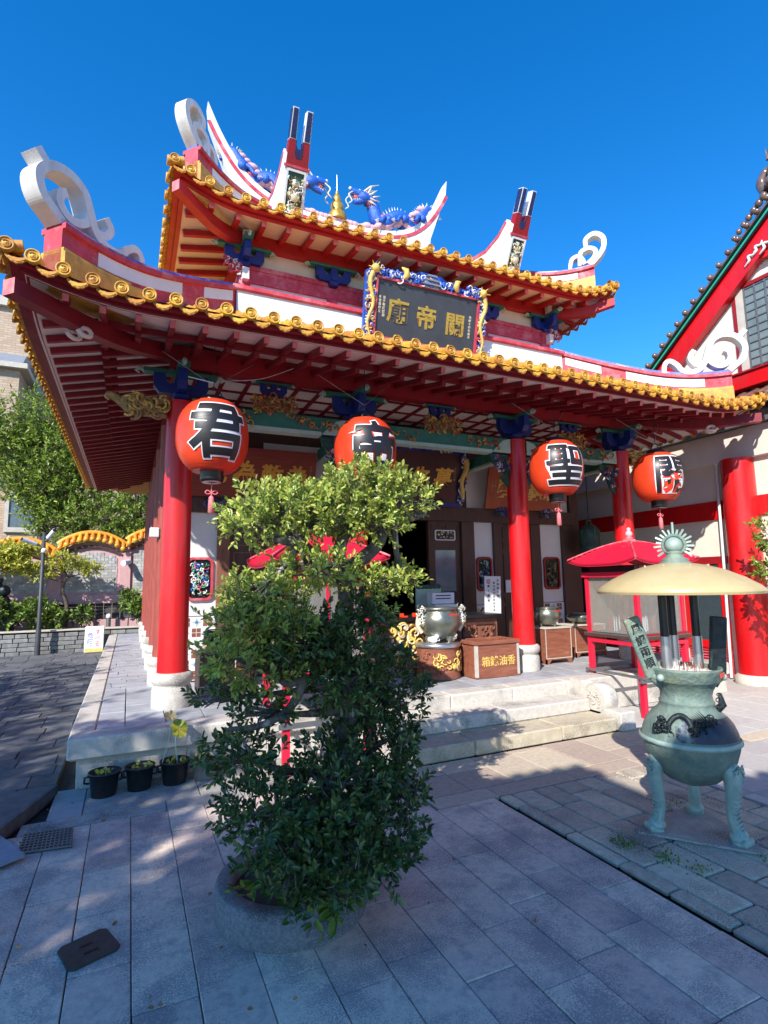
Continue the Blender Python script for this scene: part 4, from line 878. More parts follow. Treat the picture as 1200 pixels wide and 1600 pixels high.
for k, (w, z) in enumerate(((.30, .40), (.24, .455), (.17, .51))):
    fr.obox(pc + pv*z + pn_*.04, pu, pv, pn_, w*.8, .04, .04); fr.prism([(-w/2, 0), (w/2, 0), (w*.38, .022), (-w*.38, .022)], pc+pv*(z+.02)+pn_*.02, pu, pv, .06)
fr.build('carved_frame', PQ)

# ---------------------------------------------------------------- lanterns
def wrap_text(ch, size, bold, R, Hh, c, yaw_, lift, m, name, parent, voff=0.):
    vs, fs = glyph(ch, bold); bm = bmesh.new(); bv = [bm.verts.new((p[0]*size, p[1]*size, p[2])) for p in vs]
    for f in fs:
        try: bm.faces.new([bv[i] for i in f])
        except ValueError: pass
    bmesh.ops.delete(bm, geom=[f for f in bm.faces if f.calc_center_median().z < .49], context='FACES')
    bmesh.ops.triangulate(bm, faces=bm.faces[:])
    for _ in range(5):
        e = [x for x in bm.edges if x.calc_length() > .028]
        if not e: break
        bmesh.ops.subdivide_edges(bm, edges=e, cuts=1); bmesh.ops.triangulate(bm, faces=bm.faces[:])
    d0 = Vector((math.sin(yaw_), -math.cos(yaw_), 0)); c = Vector(c)
    for v in bm.verts:
        z = v.co.y + voff; r = lantern_r(z/Hh)*R + lift; a = v.co.x/R + yaw_
        v.co = c + Vector((math.sin(a)*r, -math.cos(a)*r, z)) 
    me = bpy.data.meshes.new(name); w = WL[parent.name]
    for v in bm.verts: v.co -= w
    bm.to_mesh(me); bm.free(); me.materials.append(M[m]); o = bpy.data.objects.new(name, me); C.objects.link(o); o.parent = parent; WL[o.name] = w; return o
def lantern_r(q):
    q = max(-1, min(1, q)); return max(0.02, (1-abs(q)**2.35)**(1/2.1)) if abs(q) < .999 else .02
def lantern(x, ch, yaw_, label, size):
    R, Hh, cz = .328, .375, 2.95; c = Vector((x, 5.2, cz)); L = thing('paper_lantern', label, 'lantern', (x, 5.2, cz), 'big red lanterns hanging under the front eave')
    b = MB().use('lantern'); prof = []; nr = 26; zlim = .325
    for i in range(nr*2+1):
        z = -zlim + 2*zlim*i/(nr*2); r = lantern_r(z/Hh)*R; prof.append((r - (.0095 if i % 2 else 0), z))
    b.lathe(prof, c, 48); b.build('shade', L)
    k = MB().use('black').lathe([(.115, .30), (.12, .32), (.118, .37), (.10, .385), (.03, .39)], c, 28); k.tube([c+Vector((-.09, 0, .38)), c+Vector((-.05, 0, .46)), c+Vector((0, 0, .49)), c+Vector((.05, 0, .46)), c+Vector((.09, 0, .38))], .006, 5); k.build('top_cap', L); k = MB().use('black').lathe([(.03, -.425), (.10, -.42), (.105, -.40), (.105, -.34), (.11, -.31)], c, 28); k.use('steel').lathe([(.07, -.424), (.085, -.428), (.09, -.422)], c, 20)
    k.build('bottom_cap', L)
    t = MB().use('pinkend').tube([c-UZ*.42, c-UZ*.55], .006, 5); q = c-UZ*.52
    for s_ in (-1, 1): t.tube(smoothpath([q, q+Vector((s_*.035, 0, .02)), q+Vector((s_*.055, 0, 0)), q+Vector((s_*.03, 0, -.015)), q], 4), .006, 5)
    t.lathe([(.012, 0), (.026, -.02), (.024, -.03), (.026, -.05), (.03, -.16), (.0, -.162)], c-UZ*.55, 14); t.build('tassel', L)
    w = MB().use('black').tube([c+UZ*.48, Vector((x, 5.2, 3.84))], .004, 5); w.use('steel').tube([c+Vector((.0, 0, .5)), Vector((x-.45, 5.45, 3.82))], .0025, 4); w.tube([c+Vector((.0, 0, .5)), Vector((x+.42, 5.45, 3.82))], .0025, 4); w.build('hanging_cord', L)
    wrap_text(ch, size, .052 if ch in '君帝' else .046, R, Hh, c, yaw_, .0035, 'whiteline', 'lettering_outline', L); wrap_text(ch, size, .028 if ch in '君帝' else .020, R, Hh, c, yaw_, .006, 'blackink', 'lettering', L)
lantern(.655, '君', 0.0, 'red lantern with black character, nearest, hanging in front of the left corner column', .54)
lantern(2.20, '帝', -.02, 'red lantern with black character half behind the top of the bonsai tree', .54)
lantern(4.78, '聖', -.30, 'red lantern with black character hanging in front of the third column from the left', .54)
lantern(6.58, '關', -.24, 'red lantern with black character hanging by the right corner column, above the cabinet', .54)
MB().use('whiteline').tube([(.45, 5.5, 3.62), (.655, 5.2, 3.48)], .006, 5).build('cord', None)
tag(bpy.data.objects['cord'], 'white cord stretched from the left corner bracket down to the nearest lantern', 'cord')
MB().use('steel').tube(smoothpath([(.68, 5.2, 3.50), (1.1, 5.25, 3.60), (1.45, 5.3, 3.78)], 5), .004, 5).build('cable')
tag(bpy.data.objects['cable'], 'thin grey cable running from the nearest lantern to the eave rafters', 'cable')

# ---------------------------------------------------------------- inscription boards
def insc(name, label, x0, x1, z0, z1, m, chars, cm, tilt=.16, frame=None, side=None, sz=.34):
    h = z1-z0; B = Vector(((x0+x1)/2, 7.20, z0)); v = Vector((0, -tilt, h)).normalized(); n = UX.cross(v); H = math.hypot(tilt, h); w = x1-x0; c = B + v*(H/2)
    o = thing(name, label, 'signboard', B)
    MB().use(m).obox(c, UX, v, n, w, H, .035).build('board', o)
    t = MB().use(cm); k = len(chars)
    for i, ch in enumerate(chars):
        t.text(ch, sz, c + UX*((i-(k-1)/2)*w*.215 + .04) + v*(.02*math.sin(i*2)) + n*.018, UX, v, .026, .008, shear=.12)
    t.use('bronzegold').column_text(side[0], .038, c + UX*(-w*.44) + v*(H*.12) + n*.018, UX, v, .004, .003); t.column_text(side[0][1:], .038, c + UX*(-w*.405) + v*(H*.18) + n*.018, UX, v, .004, .003); t.column_text(side[1], .038, c + UX*(w*.455) + v*(H*.2) + n*.018, UX, v, .004, .003)
    t.build('lettering', o)
    mb = MB().use('blue')
    for sx in (-.3, .3): relief(mb, (B.x+sx*w, 7.19, z0-.05), UX, UZ, .22, .12, 26, .035, ['blue', 'bluetrim', 'darkgreen'], seed=int(x0*3)+9, depth=.04)
    mb.build('board_rest', o)
    if frame:
        f = MB().use('blue').obox(c + v*(H/2+.04), UX, v, n, w+.24, .09, .06).obox(c + UX*(w/2+.06), UX, v, n, .11, H, .05).obox(c - UX*(w/2+.06), UX, v, n, .11, H, .05).obox(c - v*(H/2+.03), UX, v, n, w+.24, .07, .05)
        for sg in (-1, 1):
            relief(f, c + UX*(sg*(w/2+.06)) + n*.03, UX, v, .1, H, 60, .045, ['goldpaint', 'blue', 'white', 'goldpaint', 'bluetrim'], seed=4+sg, depth=.04)
            f.use('goldpaint').tube([c + UX*(sg*(w/2+.06+.03*math.sin(q*1.0))) + v*(H*.42-q*H*.1) + n*.06 for q in range(9)], [.045-.002*q for q in range(9)], 7)
        relief(f, c + v*(H/2+.04) + n*.03, UX, v, w+.2, .08, 90, .04, ['blue', 'white', 'goldpaint', 'darkgreen', 'blue'], seed=11, depth=.03)
        f.build('carved_frame', o)
insc('inscription_board', 'maroon signboard with gold brush characters above the left doors, behind the nearest lantern', .62, 2.26, 2.70, 3.34, 'board', '哉為難為', 'gold', side=('黃海鵬敬', '民國十九年'), sz=.30)
insc('inscription_board', 'dark signboard with gold characters in a carved blue and gold frame over the central doorway', 2.75, 4.55, 2.78, 3.50, 'boarddark', '後聖先慕', 'gold', tilt=.22, frame=True, side=('陳德仁', '壬午年仲春'), sz=.33)
insc('inscription_board', 'orange red signboard with gold brush characters partly hidden by the third column', 5.10, 6.62, 2.72, 3.36, 'boardorange', '勇仁義忠', 'goldpaint', side=('黃德彬敬', '甲子年'), sz=.31)

# ---------------------------------------------------------------- building on the right
RB = thing('side_building', 'cream and red building on the right with steep gable, grid window and round red column', 'building', (8.6, 6, 0))
def rbx(name, m, a, b, bev=0.): return MB().use(m).box(a, b, bev).build(name, RB)
rbx('wall', 'plaster2', (8.6, 1.0, 0), (9.3, 14, 3.42))
rbx('cornice_band', 'plaster2', (8.52, 1.0, 3.38), (9.3, 14, 3.86), .01)
rbx('gutter', 'greymetal', (8.40, 1.0, 3.865), (8.60, 14, 3.93)); rbx('eave_shade_board', 'black', (8.42, 1.0, 3.935), (9.2, 14, 4.12)); rbx('upper_gutter', 'greymetal', (8.33, 1.0, 4.125), (8.50, 14, 4.19))  # black band stands in for the shade under the eaves
mb = MB().use('browntile').add([(8.32, 1, 4.2), (9.02, 1, 4.52), (9.02, 14, 4.52), (8.32, 14, 4.2)], [(0, 3, 2, 1)])
for k in range(64): mb.tube([(8.31, 1.1+k*.2, 4.215), (9.0, 1.1+k*.2, 4.53)], .045, 8)
mb.build('pent_roof', RB)
rbx('red_beam', 'red', (8.565, 1.0, 2.49), (8.6, 14, 2.79), .004)
for y in (5.30,): 
    c = MB().use('red').lathe([(.235, .12), (.23, .5), (.225, 3.38)], (8.50, y, 0), 40); c.build('round_column', RB); MB().use('stone').lathe([(.29, 0), (.29, .1), (.25, .13), (.24, .14)], (8.50, y, 0), 32).build('column_base', RB)
MB().use('red').box((8.545, 9.0, 0), (8.598, 9.35, 3.38)).build('post', RB)
MB().use('red').box((8.545, 12.2, 0), (8.598, 12.55, 3.38)).build('post', RB)
MB().use('white').tube([(8.54, 5.72, .02), (8.54, 5.68, 1.6), (8.52, 5.64, 3.38)], .022, 8).build('downpipe', RB)
# window wall below: frames, dark glass, louvred panels
mb = MB().use('redbeam').box((8.555, 5.62, 1.78), (8.599, 8.95, 1.9)).build('window_head', RB)
for a, b in ((5.78, 6.32), (6.55, 7.10), (7.33, 7.9), (8.1, 8.8)):
    f = MB().use('red').box((8.55, a-.09, .56), (8.599, a, 1.78)).box((8.55, b, .56), (8.599, b+.09, 1.78)).box((8.545, a-.09, .44), (8.599, b+.09, .56)); w = f.build('window_frame', RB)
    MB().use('darkglass').box((8.575, a, .56), (8.595, b, 1.78)).build('pane', w)
    l = MB().use('pinkred').box((8.57, a-.09, 0.02), (8.599, b+.09, .435))
    for k in range(9): l.obox((8.56, (a+b)/2, .07+k*.042), (0, 1, 0), Vector((1, 0, -.5)).normalized(), Vector((.5, 0, 1)).normalized(), b-a+.1, .03, .012)
    l.build('louvre_panel', RB)
# gable
gy, gz = 4.35, 7.42
sl = .79
mb = MB().use('plaster2').prism([(gy-4.2, 4.4), (gy+4.2, 4.4), (gy+3.8, gz-3.8*sl), (gy, gz-.05), (gy-3.8, gz-3.8*sl)], (9.02, 0, 0), (0, 1, 0), UZ, .3); mb.build('gable_wall', RB)
for sg in (-1, 1):
    def rk(off0, off1, x0, x1, m, nm, y0=0.0, y1=4.3):
        P = [(gy+sg*y0, gz-sl*y0+off0), (gy+sg*y1, gz-sl*y1+off0), (gy+sg*y1, gz-sl*y1+off1), (gy+sg*y0, gz-sl*y0+off1)]
        if sg > 0: P = P[::-1]
        return MB().use(m).prism(P[::-1], (x0, 0, 0), (0, 1, 0), UZ, x1-x0).build(nm, RB)
    rk(-.42, -.02, 8.86, 9.0, 'red', 'barge_board'); rk(-.018, .02, 8.80, 9.2, 'black', 'dark_batten'); rk(.022, .09, 8.82, 9.2, 'teal', 'green_verge'); rk(.092, .12, 8.78, 9.2, 'black', 'tile_batten')
    rk(.122, .18, 8.80, 12.5, 'browntile', 'roof_slope')
    t = MB().use('browntile')
    for k in range(26):
        y = .1+k*.168; c = Vector((8.80, gy+sg*y, gz-sl*y+.22)); t.ball(c, .055, 10, (1.1, 1, 1)); t.tube([c+Vector((.02, 0, 0)), c+Vector((1.2, 0, 0))], .05, 8)
    if sg > 0:
        for k in range(7): t.ball((8.78, gy+.30+k*.085, gz+.05-k*.068), .062-.003*k, 9, (1, 1, 1.2))
    t.build('verge_tiles', RB)
hd = MB().use('browntile'); hd.tube(smoothpath([(8.82, gy+.28, gz+.12), (8.82, gy+.34, gz+.3), (8.82, gy+.24, gz+.46), (8.82, gy+.16, gz+.36)], 4), [.09, .09, .085, .08, .075, .07, .065, .06, .055, .05, .045, .04, .035], 9); hd.ball((8.74, gy+.16, gz+.2), .09, 10); hd.ball((8.85, gy, gz+.35), .26, 12, (.7, 1, 1.1)); hd.tube([(9.0, gy, gz+.3), (12, gy, gz+.3)], .2, 10)
for k in range(6): hd.tube([(8.8, gy+.2-.08*k, gz+.6), (8.8, gy+.22-.09*k, gz+.82)], [.03, .004], 5)
hd.build('ridge_end_ornament', RB)
sc_ = MB().use('curlwhite')
for k, (y, z) in enumerate(((4.98, 6.62), (4.86, 6.72), (4.74, 6.70), (4.60, 6.80), (4.48, 6.76))):
    sc_.tube(smoothpath([(8.85, y+.1, z-.08), (8.84, y+.02, z-.02), (8.84, y+.03, z+.06), (8.84, y-.05, z+.04), (8.84, y-.08, z+.1)], 3), [.012, .016, .02, .022, .022, .022, .02, .02, .02, .018, .016, .014, .01], 6)
sc_.build('white_scrollwork', RB)
MB().use('red').prism([(gy-.9, gz-.85), (gy+.9, gz-.85), (gy, gz-.12)], (8.9, 0, 0), (0, 1, 0), UZ, .1).build('gable_pendant_board', RB)
wf = MB().use('redbeam').box((8.98, 3.2, 4.83), (9.03, 5.42, 4.89)).box((8.98, 3.2, 6.28), (9.03, 5.42, 6.34)).box((8.98, 5.36, 4.89), (9.03, 5.42, 6.28))
wf.use('limestone').box((8.975, 5.24, 4.9), (9.03, 5.358, 6.27)); w = wf.build('gable_window', RB)
MB().use('frosted').box((9.0, 3.2, 4.9), (9.012, 5.24, 6.27)).build('pane', w)
gr = MB().use('greymetal')
for k in range(13): y = 5.22-k*.165; gr.box((8.985, y-.012, 4.9), (9.0, y+.012, 6.27))
for k in range(11): z = 4.93+k*.132; gr.box((8.987, 3.2, z-.008), (8.999, 5.24, z+.008))
gr.build('window_grid', w)
rbx('string_beam', 'red', (8.80, .5, 4.56), (9.01, 9.0, 4.80), .005)
rbx('sill_moulding', 'redbeam', (8.77, .5, 4.80), (9.01, 9.0, 4.828))

# ---------------------------------------------------------------- garden wall, low wall, plants, backdrop on the left
GW = thing('garden_wall', 'wavy garden wall with orange tiled top, grey brick panels and pink piers', 'wall', (-1, 16.6, 0))
valleys = [-5.05, -3.4, -1.75, -.12, 1.5, 3.1]
def wave(x):
    for a, b in zip(valleys, valleys[1:]):
        if a <= x <= b: base = 2.70 + (.14 if a >= -.2 else 0) - (.20 if a < -2 else 0) - (.25 if a < -4 else 0); return base + .32*math.sin(PI*(x-a)/(b-a))**.8
    return 2.6
for a, b in zip(valleys, valleys[1:]):
    arc = [(a+(b-a)*k/20, wave(a+(b-a)*k/20+(1e-4 if k == 0 else -1e-4 if k == 20 else 0))-.42) for k in range(21)]
    MB().use('pinkwall').prism([(a, 1.25), (b, 1.25)] + [(x, z+.16) for x, z in arc[::-1]], (0, 16.85, 0), UX, UZ, .25).build('panel_surround', GW)
    bk = MB(); R = random.Random(int(a*10)+70); yy = 16.585
    z = 1.42; row = 0
    while z < 2.9:
        h = .075; x = a+.22 + (.0 if row % 2 else -.09)
        while x < b-.2:
            w = .18; x0, x1 = max(x, a+.2), min(x+w-.008, b-.2)
            if x1-x0 > .03 and z+h < wave((x0+x1)/2)-.5:
                soldier = (z > wave((x0+x1)/2)-.78 and z < wave((x0+x1)/2)-.58)
                bk.use('brickgrey')
                if soldier:
                    for q in range(2): bk.box((x0+q*(x1-x0)/2, yy, z+.003), (x0+(q+1)*(x1-x0)/2-.006, 16.62, z+h+.0))
                else: bk.box((x0, yy+R.uniform(0, .008), z+.003), (x1, 16.62, z+h-.003))
            x += w
        z += h; row += 1
    bk.build('brick_panel', GW)
    ri = MB().use('wood').ribbon([(x, z+.04) for x, z in arc][1:-1], .03, (0, 16.6, 0), UX, UZ, .08); ri.build('arch_moulding', GW)
    tp = MB().use('orangetile'); P = [Vector((x, 16.7, z+.42)) for x, z in arc]; tp.tube(P, .06, 8)
    n = 11
    for k in range(n):
        x = a + (b-a)*(k+.5)/n; zz = wave(x); tp.tube([(x, 16.68, zz-.02), (x, 16.50, zz-.13), (x, 16.42, zz-.2)], [.042, .048, .048], 8); tp.tube([(x, 16.72, zz-.02), (x, 16.98, zz-.15)], .05, 8)
        tp.lathe([(.065, 0), (.062, .02), (0, .02)], (x, 16.415, zz-.205), 12, (0, -1, -.2))
    for k in range(20):
        x0, x1 = arc[k][0], arc[k+1][0]; z0, z1 = arc[k][1]+.36, arc[k+1][1]+.36
        tp.add([(x0, 16.7, z0), (x1, 16.7, z1), (x1, 16.43, z1-.16), (x0, 16.43, z0-.16)], [(0, 1, 2, 3)])
    tp.build('tile_capping', GW)
for v in valleys: MB().use('pinkwall').box((v-.13, 16.54, 1.25), (v+.13, 16.86, wave(v)-.22)).build('pier', GW)
MB().use('pinkwall').box((-5.6, 16.45, 1.12), (4, 16.9, 1.34), .01).build('ledge', GW)
bs = MB(); R = random.Random(5)
for r in range(5):
    x = -5.6
    while x < 4: bs.use('brickside').box((x, 16.56+R.uniform(0, .01), .70+r*.085), (x+.19, 16.7, .778+r*.085)); x += .2
bs.build('lower_brickwork', GW)
MB().use('pinkwall').box((-5.6, 16.5, .2), (4, 16.9, .70), .01).build('base_course', GW)
LW = MB().use('wallstone'); R = random.Random(15)
for r in range(5):
    x = -6 - R.uniform(0, .2)
    while x < 2.2:
        w = R.uniform(.2, .42); LW.obox((x+w/2, 15.38+R.uniform(-.012, .012), .05+r*.1), UX, (0, 1, 0), UZ, w-.012, .2, .092, .01); x += w
LW.use('brickside').box((-6, 15.42, 0), (2.2, 15.52, .49)); LW.use('limestone').box((-6, 15.25, .535), (2.2, 15.55, .57), .006)
tag(LW.build('retaining_wall', at=(-2, 15.4, 0)), 'low rough grey stone retaining wall in front of the planted bed', 'wall')
struct(MB().use('soil').box((-8, 15.55, 0), (3, 16.5, .5)).build('planting_bed'))
# lamp post with cameras
LP = thing('camera_post', 'dark grey metal post carrying white security cameras at the planted bed', 'camera post', (-1.86, 15.0, 0))
MB().use('darkpost').lathe([(.06, 0), (.055, .6), (.045, .65), (.04, 2.85), (.0, 2.86)], (-1.86, 15.0, 0), 14).build('pole', LP)
for px_, pz_, dx, dz in ((-1.86, 2.55, -.36, .12), (-1.86, 2.68, .2, .2)):
    c = MB().use('white').tube([(px_+dx*.4, 14.95, pz_+dz*.2), (px_+dx*1.1, 14.8, pz_+dz)], [.045, .05], 10); c.use('black').tube([(px_+dx*1.1, 14.8, pz_+dz), (px_+dx*1.13, 14.79, pz_+dz*1.05)], .042, 10)
    c.use('greymetal').tube([(px_, 15.0, pz_-.05), (px_+dx*.5, 14.95, pz_+dz*.2)], .02, 6); c.build('camera', LP)
MB().use('white').ball((-1.84, 14.93, 2.42), .06, 10).build('dome_camera', LP)
wc = MB().use('white').tube([(-.03, 16.5, 2.22), (-.17, 16.2, 2.17)], [.07, .075], 12); wc.use('greymetal').tube([(-.02, 16.56, 2.1), (-.05, 16.45, 2.18)], .03, 6)
tag(wc.build('wall_camera', at=(-.05, 16.5, 2.2)), 'white cylindrical security camera on the pink pier of the garden wall', 'security camera')
bo = thing('bollard_light', 'small grey bollard light in the bed by the garden wall', 'light', (-.45, 15.8, .5)); MB().use('greymetal').lathe([(.055, .5), (.055, .78)], (-.45, 15.8, 0), 14).build('post', bo); MB().use('white').lathe([(.058, .785), (.06, .84), (.04, .87), (0, .88)], (-.45, 15.8, 0), 14).build('lamp_head', bo)
# warning sign
WS = thing('warning_sign', 'white plastic standing sign reading slippery danger beside the platform end', 'sign', (-.71, 15.0, 0))
sv = Vector((0, .10, .62)).normalized(); sn = UX.cross(sv); B = Vector((-.71, 14.92, .3+.03))
MB().use('white').obox(B, UX, sv, sn, .40, .60, .03, .01).build('board', WS); t = MB().use('pinkred').column_text('すべる', .13, B+UX*.07+sv*.17+sn*.016, UX, sv, .012, .003, gap=1.05); t.use('bluetrim').column_text('危険', .13, B-UX*.08+sv*.10+sn*.016, UX, sv, .012, .003, gap=1.05); t.text('！', .12, B-UX*.08-sv*.17+sn*.016, UX, sv, .01, .003, shear=.5); t.use('goldpaint').obox(B-sv*.25+sn*.0155, UX, sv, sn, .38, .08, .002); t.build('lettering', WS)
MB().use('white').obox(B+Vector((0, .2, 0)), UX, Vector((0, -.10, .62)).normalized(), Vector((0, -1, -.16)).normalized(), .40, .60, .03, .01).build('rear_board', WS)
# statue silhouette
st = MB().use('darkbronze').box((-3.1, 15.7, .5), (-2.5, 16.1, .95), .02).box((-3.0, 15.75, .95), (-2.6, 16.05, 1.1), .03).ball((-2.8, 15.9, 1.25), .2, 10, (1.1, .9, .9)).ball((-2.72, 15.85, 1.5), .14, 10).ball((-2.62, 15.8, 1.12), .1, 8, (1.4, 1, .7)).tube([(-2.8, 15.9, 1.5), (-2.85, 15.9, 1.7), (-2.78, 15.85, 1.78)], [.1, .07, .04], 8)
tag(st.build('stone_lion', at=(-2.8, 15.9, .5)), 'dark seated stone statue on a pedestal at the garden wall', 'statue')

def tree(name, label, base, trunkpts, trad, clumps, per, leaf, lm, seed, length=.25, k=8, bark='bark', group=None, cat='tree', inner=.4, upb=.5):
    t = thing(name, label, cat, base, group); b = MB().use(bark); P = smoothpath(trunkpts, 5); b.tube(P, [lerp(trad, trad*.35, i/(len(P)-1)) for i in range(len(P))], 10)
    for c, r, dn in clumps:
        c = Vector(c); q = min(P, key=lambda p: (p-c).length + max(0, p.z-c.z)*2); m = (q+c)/2 + Vector((rnd.uniform(-.1, .1), rnd.uniform(-.1, .1), -.08))*max(r)
        b.tube(smoothpath([q, m, c], 3), [trad*.34, trad*.3, trad*.25, trad*.22, trad*.17, trad*.13, trad*.1], 6)
        for _ in range(9):
            d = Vector((rnd.gauss(0, 1), rnd.gauss(0, 1), rnd.gauss(.3, 1))).normalized(); e = c + Vector((d.x*r[0], d.y*r[1], d.z*r[2]))*.85
            b.tube([m.lerp(c, .6), c.lerp(e, .5)+Vector((0, 0, .04*max(r))), e], [trad*.13, trad*.09, trad*.03], 4)
    P_, D_, Z_, stems = sprigs(clumps, per, leaf, seed, length, k, upb, inner)
    for a, c in stems[::1]: b.tube([a, c], [leaf*.05, leaf*.02], 3, cap=False)
    b.build('trunk', t); leafmesh('crown', P_, D_, Z_, lm, t, seed=seed); return t
tree('garden_tree', 'tall bushy green tree behind the garden wall left of the temple eave', (-2.6, 20, 0), [(-2.6, 20, 0), (-2.5, 20, 2.5), (-2.6, 20.1, 5), (-2.5, 20, 7)], .22,
     [((-2.6, 20, 4.7), (.9, 1.1, .9), .9), ((-2.4, 19.8, 5.2), (1.3, 1.3, 1.3), 1.3), ((-1.6, 20, 4.2), (1.3, 1.3, 1.1), 1.2), ((-2.6, 20, 6.7), (.95, .95, 1.2), 1.1), ((-3.8, 20.3, 6.0), (1.1, 1.1, 1.0), 1.0), ((-4.8, 20, 6.4), (1.2, 1.2, 1.2), .9), ((-1.9, 19.5, 3.5), (.9, .9, .7), .7), ((-1.3, 19.8, 5.6), (.8, .8, .9), .7), ((-2.0, 20, 6.0), (.9, .9, .9), .7)], 300, .125, M['leafbg'], 31, length=.4, k=10)
tree('garden_tree', 'darker leafy tree behind the wall under the far end of the temple eave', (.2, 19.2, 0), [(.2, 19.2, 0), (.1, 19.2, 2.2), (.2, 19.2, 4)], .16,
     [((-.7, 19.2, 3.4), (1.1, 1, .9), 1.1), ((.3, 19.2, 3.7), (1.1, 1, 1.0), 1.1), ((1.2, 19.3, 3.5), (1.0, 1, .9), 1), ((.2, 19.2, 4.5), (.9, .8, .7), .8), ((-.2, 18.9, 2.9), (1.2, .8, .6), .8)], 240, .12, M['leafbg'], 33, length=.36, k=9)
tree('maple_tree', 'small flat topped yellow green maple in the bed in front of the garden wall', (-1.42, 15.9, .5), [(-1.42, 15.9, .5), (-1.4, 15.9, 1.1), (-1.5, 15.85, 1.5), (-1.42, 15.85, 1.8)], .06,
     [((-1.8, 15.8, 2.02), (.38, .3, .08), .7), ((-1.3, 15.8, 2.12), (.40, .3, .09), .9), ((-.98, 15.8, 2.0), (.30, .25, .07), .6), ((-1.5, 15.8, 2.28), (.34, .25, .07), .5), ((-2.0, 15.7, 1.86), (.25, .25, .06), .35)], 95, .075, M['leafyel'], 35, length=.15, k=8, upb=.2)
tree('maple_tree', 'yellow tinted maple at the far left overhanging the orange tiled wall', (-3.4, 15.9, .5), [(-3.4, 15.9, .5), (-3.3, 15.9, 1.4), (-3.0, 15.85, 2.1)], .07,
     [((-2.9, 15.8, 2.35), (.6, .4, .14), 1.3), ((-2.6, 15.7, 2.1), (.5, .35, .12), 1), ((-3.3, 15.8, 2.1), (.5, .4, .14), 1), ((-2.5, 15.8, 2.5), (.4, .3, .1), .7)], 120, .1, M['leafyel'], 36, length=.15, k=8, upb=.2)
for i, (x, y, z, r, n, lb) in enumerate(((-2.85, 15.75, .85, .42, 1.3, 'broad leaved bright green shrub at the left end of the bed'), (-2.05, 15.8, .95, .36, 1.1, 'green shrub in the bed right behind the camera post'), (-1.55, 15.75, .8, .2, .35, 'tiny green shrub at the foot of the flat topped maple'), (-1.05, 15.75, .85, .17, .3, 'sparse young shrub standing before the pink base of the wall'), (.0, 16.1, 1.2, .2, .4, 'climbing plant with small leaves on the pink ledge by the temple side'), (.25, 15.8, 1.0, .2, .6, 'narrow leafy shrub in the bed closest to the temple side columns'))):
    tree('shrub', lb, (x, y, .5), [(x, y, .5), (x+.02, y, z)], .02, [((x, y, z), (r, r*.8, r*.85), n)], 110, .12, M['leaflow'], 40+i, length=.14, k=7, cat='shrub')
# brick building far left
BB = thing('brick_building', 'tan brick apartment building behind the trees at the left', 'building', (-6, 26, 0))
def bwall(name, x0, x1, y, z0, z1, parent):
    m = bpy.data.materials.get('tan_brick_courses') or mk_brick(); M['tb'] = m
    return MB().use('tb').box((x0, y, z0), (x1, y+.4, z1)).build(name, parent)
def mk_brick():
    m = mat('tan_brick_courses', (.50, .36, .25), (.40, .27, .18), rough=.85, scale=3); t = m.node_tree; b = t.nodes['Principled BSDF']
    tc = _n(t, 'ShaderNodeTexCoord'); mp = _n(t, 'ShaderNodeMapping'); mp.inputs['Rotation'].default_value = (math.radians(90), 0, 0); t.links.new(tc.outputs['Object'], mp.inputs['Vector'])
    br = _n(t, 'ShaderNodeTexBrick'); t.links.new(mp.outputs[0], br.inputs['Vector']); br.inputs['Scale'].default_value = 1; br.inputs['Brick Width'].default_value = .30; br.inputs['Row Height'].default_value = .10; br.inputs['Mortar Size'].default_value = .012
    br.inputs['Color1'].default_value = (.52, .38, .26, 1); br.inputs['Color2'].default_value = (.42, .28, .18, 1); br.inputs['Mortar'].default_value = (.30, .25, .2, 1); t.links.new(br.outputs['Color'], b.inputs['Base Color'])
    return m
bwall('main_wall', -16, 6, 26, 0, 13.1, BB); bwall('bay_wall', -16, -4.15, 24.2, 7.4, 10.0, BB); MB().use('tb').box((-4.15, 24.2, 7.4), (-4.14+.0, 26, 10.0)).build('bay_return', BB)
MB().use('limestone').box((-16, 25.8, 13.1), (6.2, 26.6, 13.5)).build('parapet', BB); MB().use('limestone').box((-16, 23.9, 9.85), (-3.85, 26, 10.05)).build('bay_cornice', BB)
MB().use('greyroof').prism([(23.9, 10.05), (26, 10.05), (26, 10.9), (24.6, 10.6)], (-16, 0, 0), (0, 1, 0), UZ, 12.0).build('bay_roof', BB)
for x, z, y in ((-4.0, 4.6, 26), (-7.0, 4.6, 26), (-5.6, 8.6, 24.2), (-3.2, 10.3, 26)):
    f = MB().use('limestone').box((x-.62, y-.1, z-.78), (x-.48, y+.05, z+.78)).box((x+.48, y-.1, z-.78), (x+.62, y+.05, z+.78)).box((x-.62, y-.1, z+.64), (x+.62, y+.05, z+.8)).box((x-.62, y-.12, z-.85), (x+.62, y+.05, z-.66)); w = f.build('window', BB); MB().use('windowglass').box((x-.48, y-.04, z-.66), (x+.48, y-.02, z+.64)).build('pane', w); MB().use('white').box((x+.12, y-.03, z-.6), (x+.44, y-.015, z+.6)).build('curtain', w)

